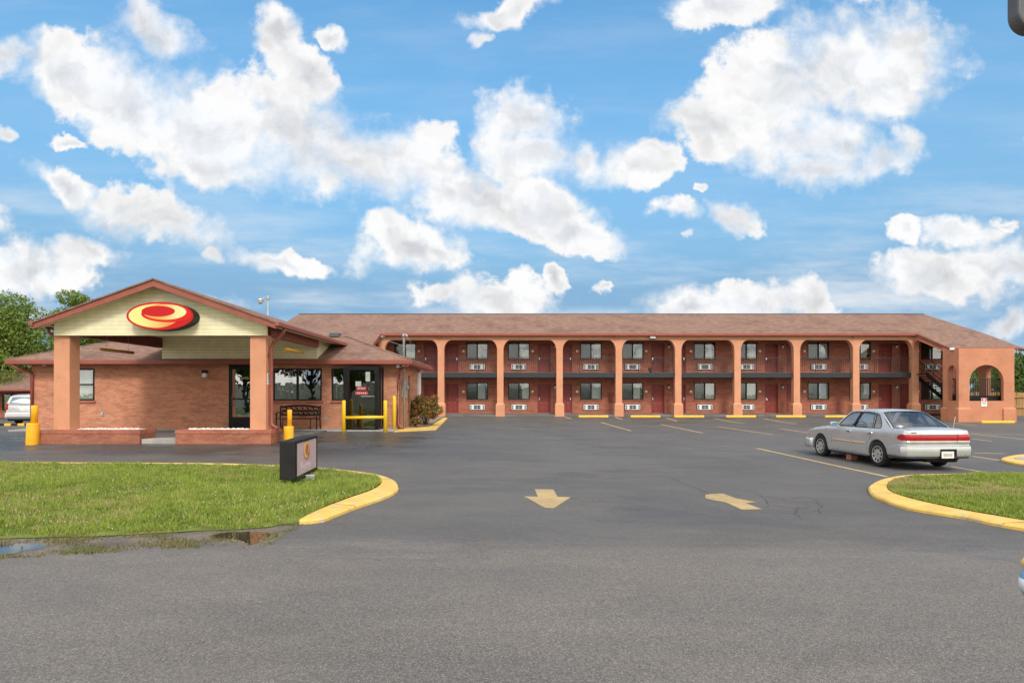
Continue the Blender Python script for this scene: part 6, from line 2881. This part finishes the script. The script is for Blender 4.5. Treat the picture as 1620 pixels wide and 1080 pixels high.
tree('deciduous_tree', 'tall bright green tree left of the canopy behind the office, nearest the frame edge', -41.5, 52, 10.6, 5.0, 26000, .13, M['leaf_light'], 44, .10, 'trees behind the office', 3)
tree('deciduous_tree', 'dark green dense tree standing low behind the office roof', -36.0, 56, 9.6, 4.8, 26000, .13, M['leaf'], 44, .08, 'trees behind the office', 5)
tree('deciduous_tree', 'light green tree rising just left of the canopy gable', -39.6, 58, 11.3, 3.4, 17000, .13, M['leaf_light'], 34, .35, 'trees behind the office', 8)
tree('deciduous_tree', 'dark green tree seen under the canopy beam', -32.0, 60, 8.2, 3.6, 14000, .13, M['leaf'], 30, .1, 'trees behind the office', 12)
tree('deciduous_tree', 'dark green tree behind the brown roofed wing at the far left', -48.5, 60, 9.4, 5.2, 18000, .14, M['leaf'], 36, .08, 'trees behind the office', 14)
tree('deciduous_tree', 'green tree rising above the wooden fence at the right edge', 49.2, 60, 6.0, 3.6, 15000, .12, M['leaf'], 30, .12, 'trees beyond the wooden fence', 21)
tree('deciduous_tree', 'small green tree seen through the arch of the stair porch', 50.5, 66, 6.2, 2.7, 10000, .13, M['leaf_light'], 24, .12, 'trees beyond the wooden fence', 23)
# across the road behind the camera: what the panes mirror
for i, (x, y, h) in enumerate(((-29, -17, 8.5), (-22.5, -19, 9.5), (-17, -16, 8.0), (-11.5, -20, 9.0))):
    tree('roadside_tree', 'broad dark tree across the road, mirrored in the office panes', x, y, h, 4.2, 6000, .26, M['leaf'], 26, .60, 'trees across the road', 40 + i)
bf = thing('board_fence', 'pale board fence across the road, mirrored in the office panes', 'fence', (-10, -26, -.5))
mb = MB()
for k in range(170):
    x = -46 + k * .45
    mb.box(x, x + .43, -26.02, -26, -.7, 2.8 + .03 * math.sin(k * 7.1))
mb.build('boards', M['backboard'], bf)
mb = MB()
for k in range(32):
    mb.box(-46 + k * 2.4, -45.9 + k * 2.4, -26.12, -26.03, -.7, 2.0)
mb.build('posts', M['wood'], bf)


def bush(name, label, x, y, w, h, n, seed, mat, size=.055):
    rs = random.Random(seed)
    z0 = gz(x, y) + .08
    t = thing(name, label, 'shrub', (x, y, z0))
    mb = MB()
    blobs = []
    for k in range(26):
        a = k * 2.399
        f = (k + .5) / 26
        rr_ = w / 2 * math.sqrt(f) * .82
        hz = h * (.40 + .42 * (1 - f * f) + rs.uniform(-.14, .16))
        px, py, pz = x + rr_ * math.cos(a), y + rr_ * math.sin(a), z0 + hz
        blobs.append((px, py, pz, w * rs.uniform(.10, .19), .9))
        mb.tube([(x + rs.uniform(-.08, .08), y + rs.uniform(-.08, .08), z0 - .1), ((x * 2 + px) / 3, (y * 2 + py) / 3, z0 + hz * .5), (px, py, pz)], [.018, .012, .005], 5)
    mb.build('stems', M['twig'], t)
    leaves('foliage', blobs, n, size, mat, t, .5)
    return t
bush('flowering_shrub', 'round shrub with red leaf tips in the gravel bed beside the office', -3.95, 28.9, 1.45, 1.28, 5200, 4, M['leaf_bush'])
bush('low_shrub', 'tiny shrub at the front of the gravel bed by the downspout', -4.18, 27.35, .48, .40, 800, 9, M['leaf_bush'], .045)

# ------------------------------------------------------------------ wooden fence, far wing, lamp and small things
wf = thing('wooden_fence', 'tall brown wooden privacy fence beyond the stair porch', 'fence', (36, 43, -.2))
mb = MB()
for k in range(60):
    x = 30.6 + k * .205
    y = 43.2 - .02 * (k % 2)
    t_ = 1.60 + .02 * math.sin(k * 5.3)
    mb.box(x, x + .195, y, y + .022, -.45, t_)
mb.build('boards', M['wood'], wf)
mb = MB()
for z in (-.1, .55, 1.25):
    mb.box(30.6, 42.9, 43.10, 43.175, z, z + .09)
mb.build('rails', M['wood'], wf)
for k in range(6):
    mb = MB()
    mb.box(30.7 + 2.4 * k, 30.8 + 2.4 * k, 43.0, 43.099, -.45, 1.62)
    mb.build('post', M['wood'], wf)

fw = thing('motel_wing', 'single storey wing with a brown shingle roof at the far left', 'building', (-40, 50, -.5))
zb = -.6
mb = MB()
wall_holes(mb, XZ(48), -52, -31.5, zb, 1.9, .2, [(-40.4, -39.0, .25, 1.5), (-38.7, -37.3, .25, 1.5), (-36.4, -35.4, zb + .1, 1.5), (-34.5, -33.1, .25, 1.5)])
mb.build('wall', M['motel_brick'], fw)
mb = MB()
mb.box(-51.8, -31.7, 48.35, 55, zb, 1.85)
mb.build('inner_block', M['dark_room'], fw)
for a in (-40.4, -38.7, -34.5):
    mb = MB()
    for (x0, x1, z0, z1) in ((a, a + 1.4, .25, .31), (a, a + 1.4, 1.44, 1.5), (a, a + .06, .31, 1.44), (a + 1.34, a + 1.4, .31, 1.44), (a + .66, a + .74, .31, 1.44)):
        mb.box(x0, x1, 47.98, 48.08, z0, z1)
    w = mb.build('window', M['black'], fw)
    mb = MB()
    mb.box(a + .06, a + 1.34, 48.02, 48.03, .31, 1.44)
    mb.build('pane', M['glass'], w)
    mb = MB()
    vs = []
    for i in range(41):
        vs += [(a + .08 + 1.24 * i / 40, 48.15 + .02 * math.sin(i), .3), (a + .08 + 1.24 * i / 40, 48.15 + .02 * math.sin(i), 1.45)]
    mb.add(vs, [(2 * i, 2 * i + 2, 2 * i + 3, 2 * i + 1) for i in range(40)], 0, True)
    mb.build('curtain', M['curtain'], w)
for a in (-40.25, -38.5):
    c = dup(pc, fw, Vector((a, 48, -.35)) - fw.location)
mb = MB()
slab(mb, (-53, 46.4, 1.83), (-31, 46.4, 1.83), (-31, 52, 3.42), (-53, 52, 3.42), .10)
slab(mb, (-31, 57.6, 1.83), (-53, 57.6, 1.83), (-53, 52.002, 3.42), (-31, 52.002, 3.42), .10)
slab(mb, (-37.6, 44.9, 1.86), (-31, 44.9, 1.86), (-31, 47.6, 2.20), (-37.6, 47.6, 2.20), .08)
mb.build('roof', M['shingle'], fw)
mb = MB()
mb.bbox(-53, -37.62, 46.28, 46.42, 1.66, 1.82, .02)
mb.bbox(-37.6, -31, 44.8, 44.92, 1.70, 1.86, .02)
mb.box(-53, -31, 46.45, 48, 1.62, 1.655)
mb.build('gutter', M['trim'], fw)
# striped kerb stone, hose
sb = thing('striped_wheel_stop', 'black and yellow striped kerb stone on the asphalt beyond the left bollard', 'wheel stop', (-28, 35.6, gz(-28, 35.6)))
for (m, o_, nm) in (('stop_yellow', 0, 'yellow_block'), ('rubber', 1, 'black_block')):
    mb = MB()
    for k in range(5):
        x = -29.3 + (2 * k + o_) * .38
        mb.bbox(x, x + .378, 35.5, 35.7, gz(-28, 35.6) - .02, gz(-28, 35.6) + .13, .02)
    mb.build(nm, M[m], sb)
mb = MB()
mb.tube([(-23.9 + .25 * k, 30.0 + .18 * math.sin(k * 1.9), gz(-23.5 + .2 * k, 30) + .03) for k in range(9)], .03, 8)
tag(mb.build('garden_hose', M['teal']), 'teal hose lying on the asphalt beside the left bollard', 'hose')

sl2 = thing('street_lamp', 'grey street lamp on a pole showing above the canopy roof', 'street lamp', (-13.9, 36, 0))
mb = MB()
mb.tube([(-13.9, 36, -.2), (-13.9, 36, 4), (-13.9, 36, 7.05)], [.075, .062, .05], 12)
mb.build('pole', M['grey_metal'], sl2)
mb = MB()
mb.tube([(-13.9, 36, 6.9), (-14.05, 35.9, 6.93), (-14.15, 35.8, 6.9)], .028, 8)
mb.lathe([(.03, .17), (.10, .15), (.16, .06), (.165, 0)], (-14.22, 35.75, 6.74), 'z', 18)
mb.bbox(-13.96, -13.80, 35.93, 36.07, 6.86, 7.06, .02)
lh = mb.build('lamp_head', M['grey_metal'], sl2)
mb = MB()
mb.lathe([(.15, 0), (.135, -.09), (.07, -.15), (.001, -.165)], (-14.22, 35.75, 6.735), 'z', 18)
mb.build('lens', M['clear_lens'], lh)

# dark housing over the top right corner, on a pole outside the picture
al = thing('overhead_housing', 'dark grey rounded plastic housing hanging into the top right corner', 'light fixture', (7.4, 8.0, -.4))
mb = MB()
hx0, hx1, hz0, hz1 = (1592 - CX) * .0082, (1592 - CX) * .0082 + .75, CZ + (HY - 60) * .0082, CZ + (HY - 60) * .0082 + 1.1
rc_ = .24
prof = [(hx0, hz1), (hx0, hz0 + rc_)] + [(hx0 + rc_ - rc_ * math.cos(math.pi / 2 * k / 8), hz0 + rc_ - rc_ * math.sin(math.pi / 2 * k / 8)) for k in range(1, 9)] + [(hx1, hz0), (hx1, hz1)]
mb.prism(prof, XZ(8.0), 0, .2)
hs = mb.build('housing', M['dark_grey'], al, bevel=.03)
mb = MB()
for k in range(4):
    mb.box(hx0 + .08, hx1 - .06, 7.994, 7.999, hz0 + .32 + .12 * k, hz0 + .33 + .12 * k)
mb.build('cooling_slot', M['black'], hs)
mb = MB()
mb.tube([(8.6, 8.2, -.6), (8.6, 8.2, 7.6), (hx1 - .3, 8.2, 7.75), (hx1 - .3, 8.2, hz1)], .09, 12)
mb.build('pole', M['dark_grey'], al)

# slim stand-in post for a mirror-like object at the right edge
hd = 2.5
hp = P(1648, 925, hd)
gzz = gz(hp.x, hd)
hy = thing('stand_in_post', 'slim stand-in post with a blue and pale rounded head under a yellow cap by the road', 'post', (hp.x, hd, gzz))
def hz(py):
    return CZ + (HY - py) * hd / F - gzz
k5 = hd / F
mb = MB()
mb.lathe([(.02, 0.0), (.02, hz(958)), (12 * k5, hz(952)), (22 * k5, hz(946)), (27 * k5, hz(936)), (28.5 * k5, hz(925)), (28 * k5, hz(914)), (25 * k5, hz(906)), (20 * k5, hz(902))], (0, 0, 0), 'z', 32)
mb.build('head', M['blue'], hy, world=False)
mb = MB()
mb.lathe([(28.0 * k5, hz(936)), (29.2 * k5, hz(926)), (28.6 * k5, hz(916))], (0, 0, 0), 'z', 32)
mb.build('cloud_reflection_band', M['band'], hy, world=False)
mb = MB()
mb.lathe([(20 * k5, hz(902.5)), (26.5 * k5, hz(897)), (27 * k5, hz(891)), (23 * k5, hz(886)), (10 * k5, hz(882)), (.001, hz(880))], (0, 0, 0), 'z', 32)
mb.build('cap', M['line'], hy, world=False)
# potted plant on the balcony
pt = thing('potted_plant', 'small potted plant on the upper balcony beside a room door', 'plant', ((1029 - CX) * .0430, 43.0, 2.935))
mb = MB()
mb.lathe([(.08, 0), (.11, .16), (.12, .17), (.10, .165)], (0, 0, 0), 'z', 14)
mb.build('pot', M['bark'], pt, world=False)
leaves('foliage', [(pt.location.x, 43.0, 3.18, .14)], 260, .05, M['leaf'], pt)
# overhead cable past the right end of the roof
mb = MB()
mb.tube([(31.2, 42, 4.6), (40, 44, 4.3), (60, 48, 4.9)], .02, 6)
tag(mb.build('power_cable', M['black']), 'black power cable running right from the porch roof corner', 'cable')
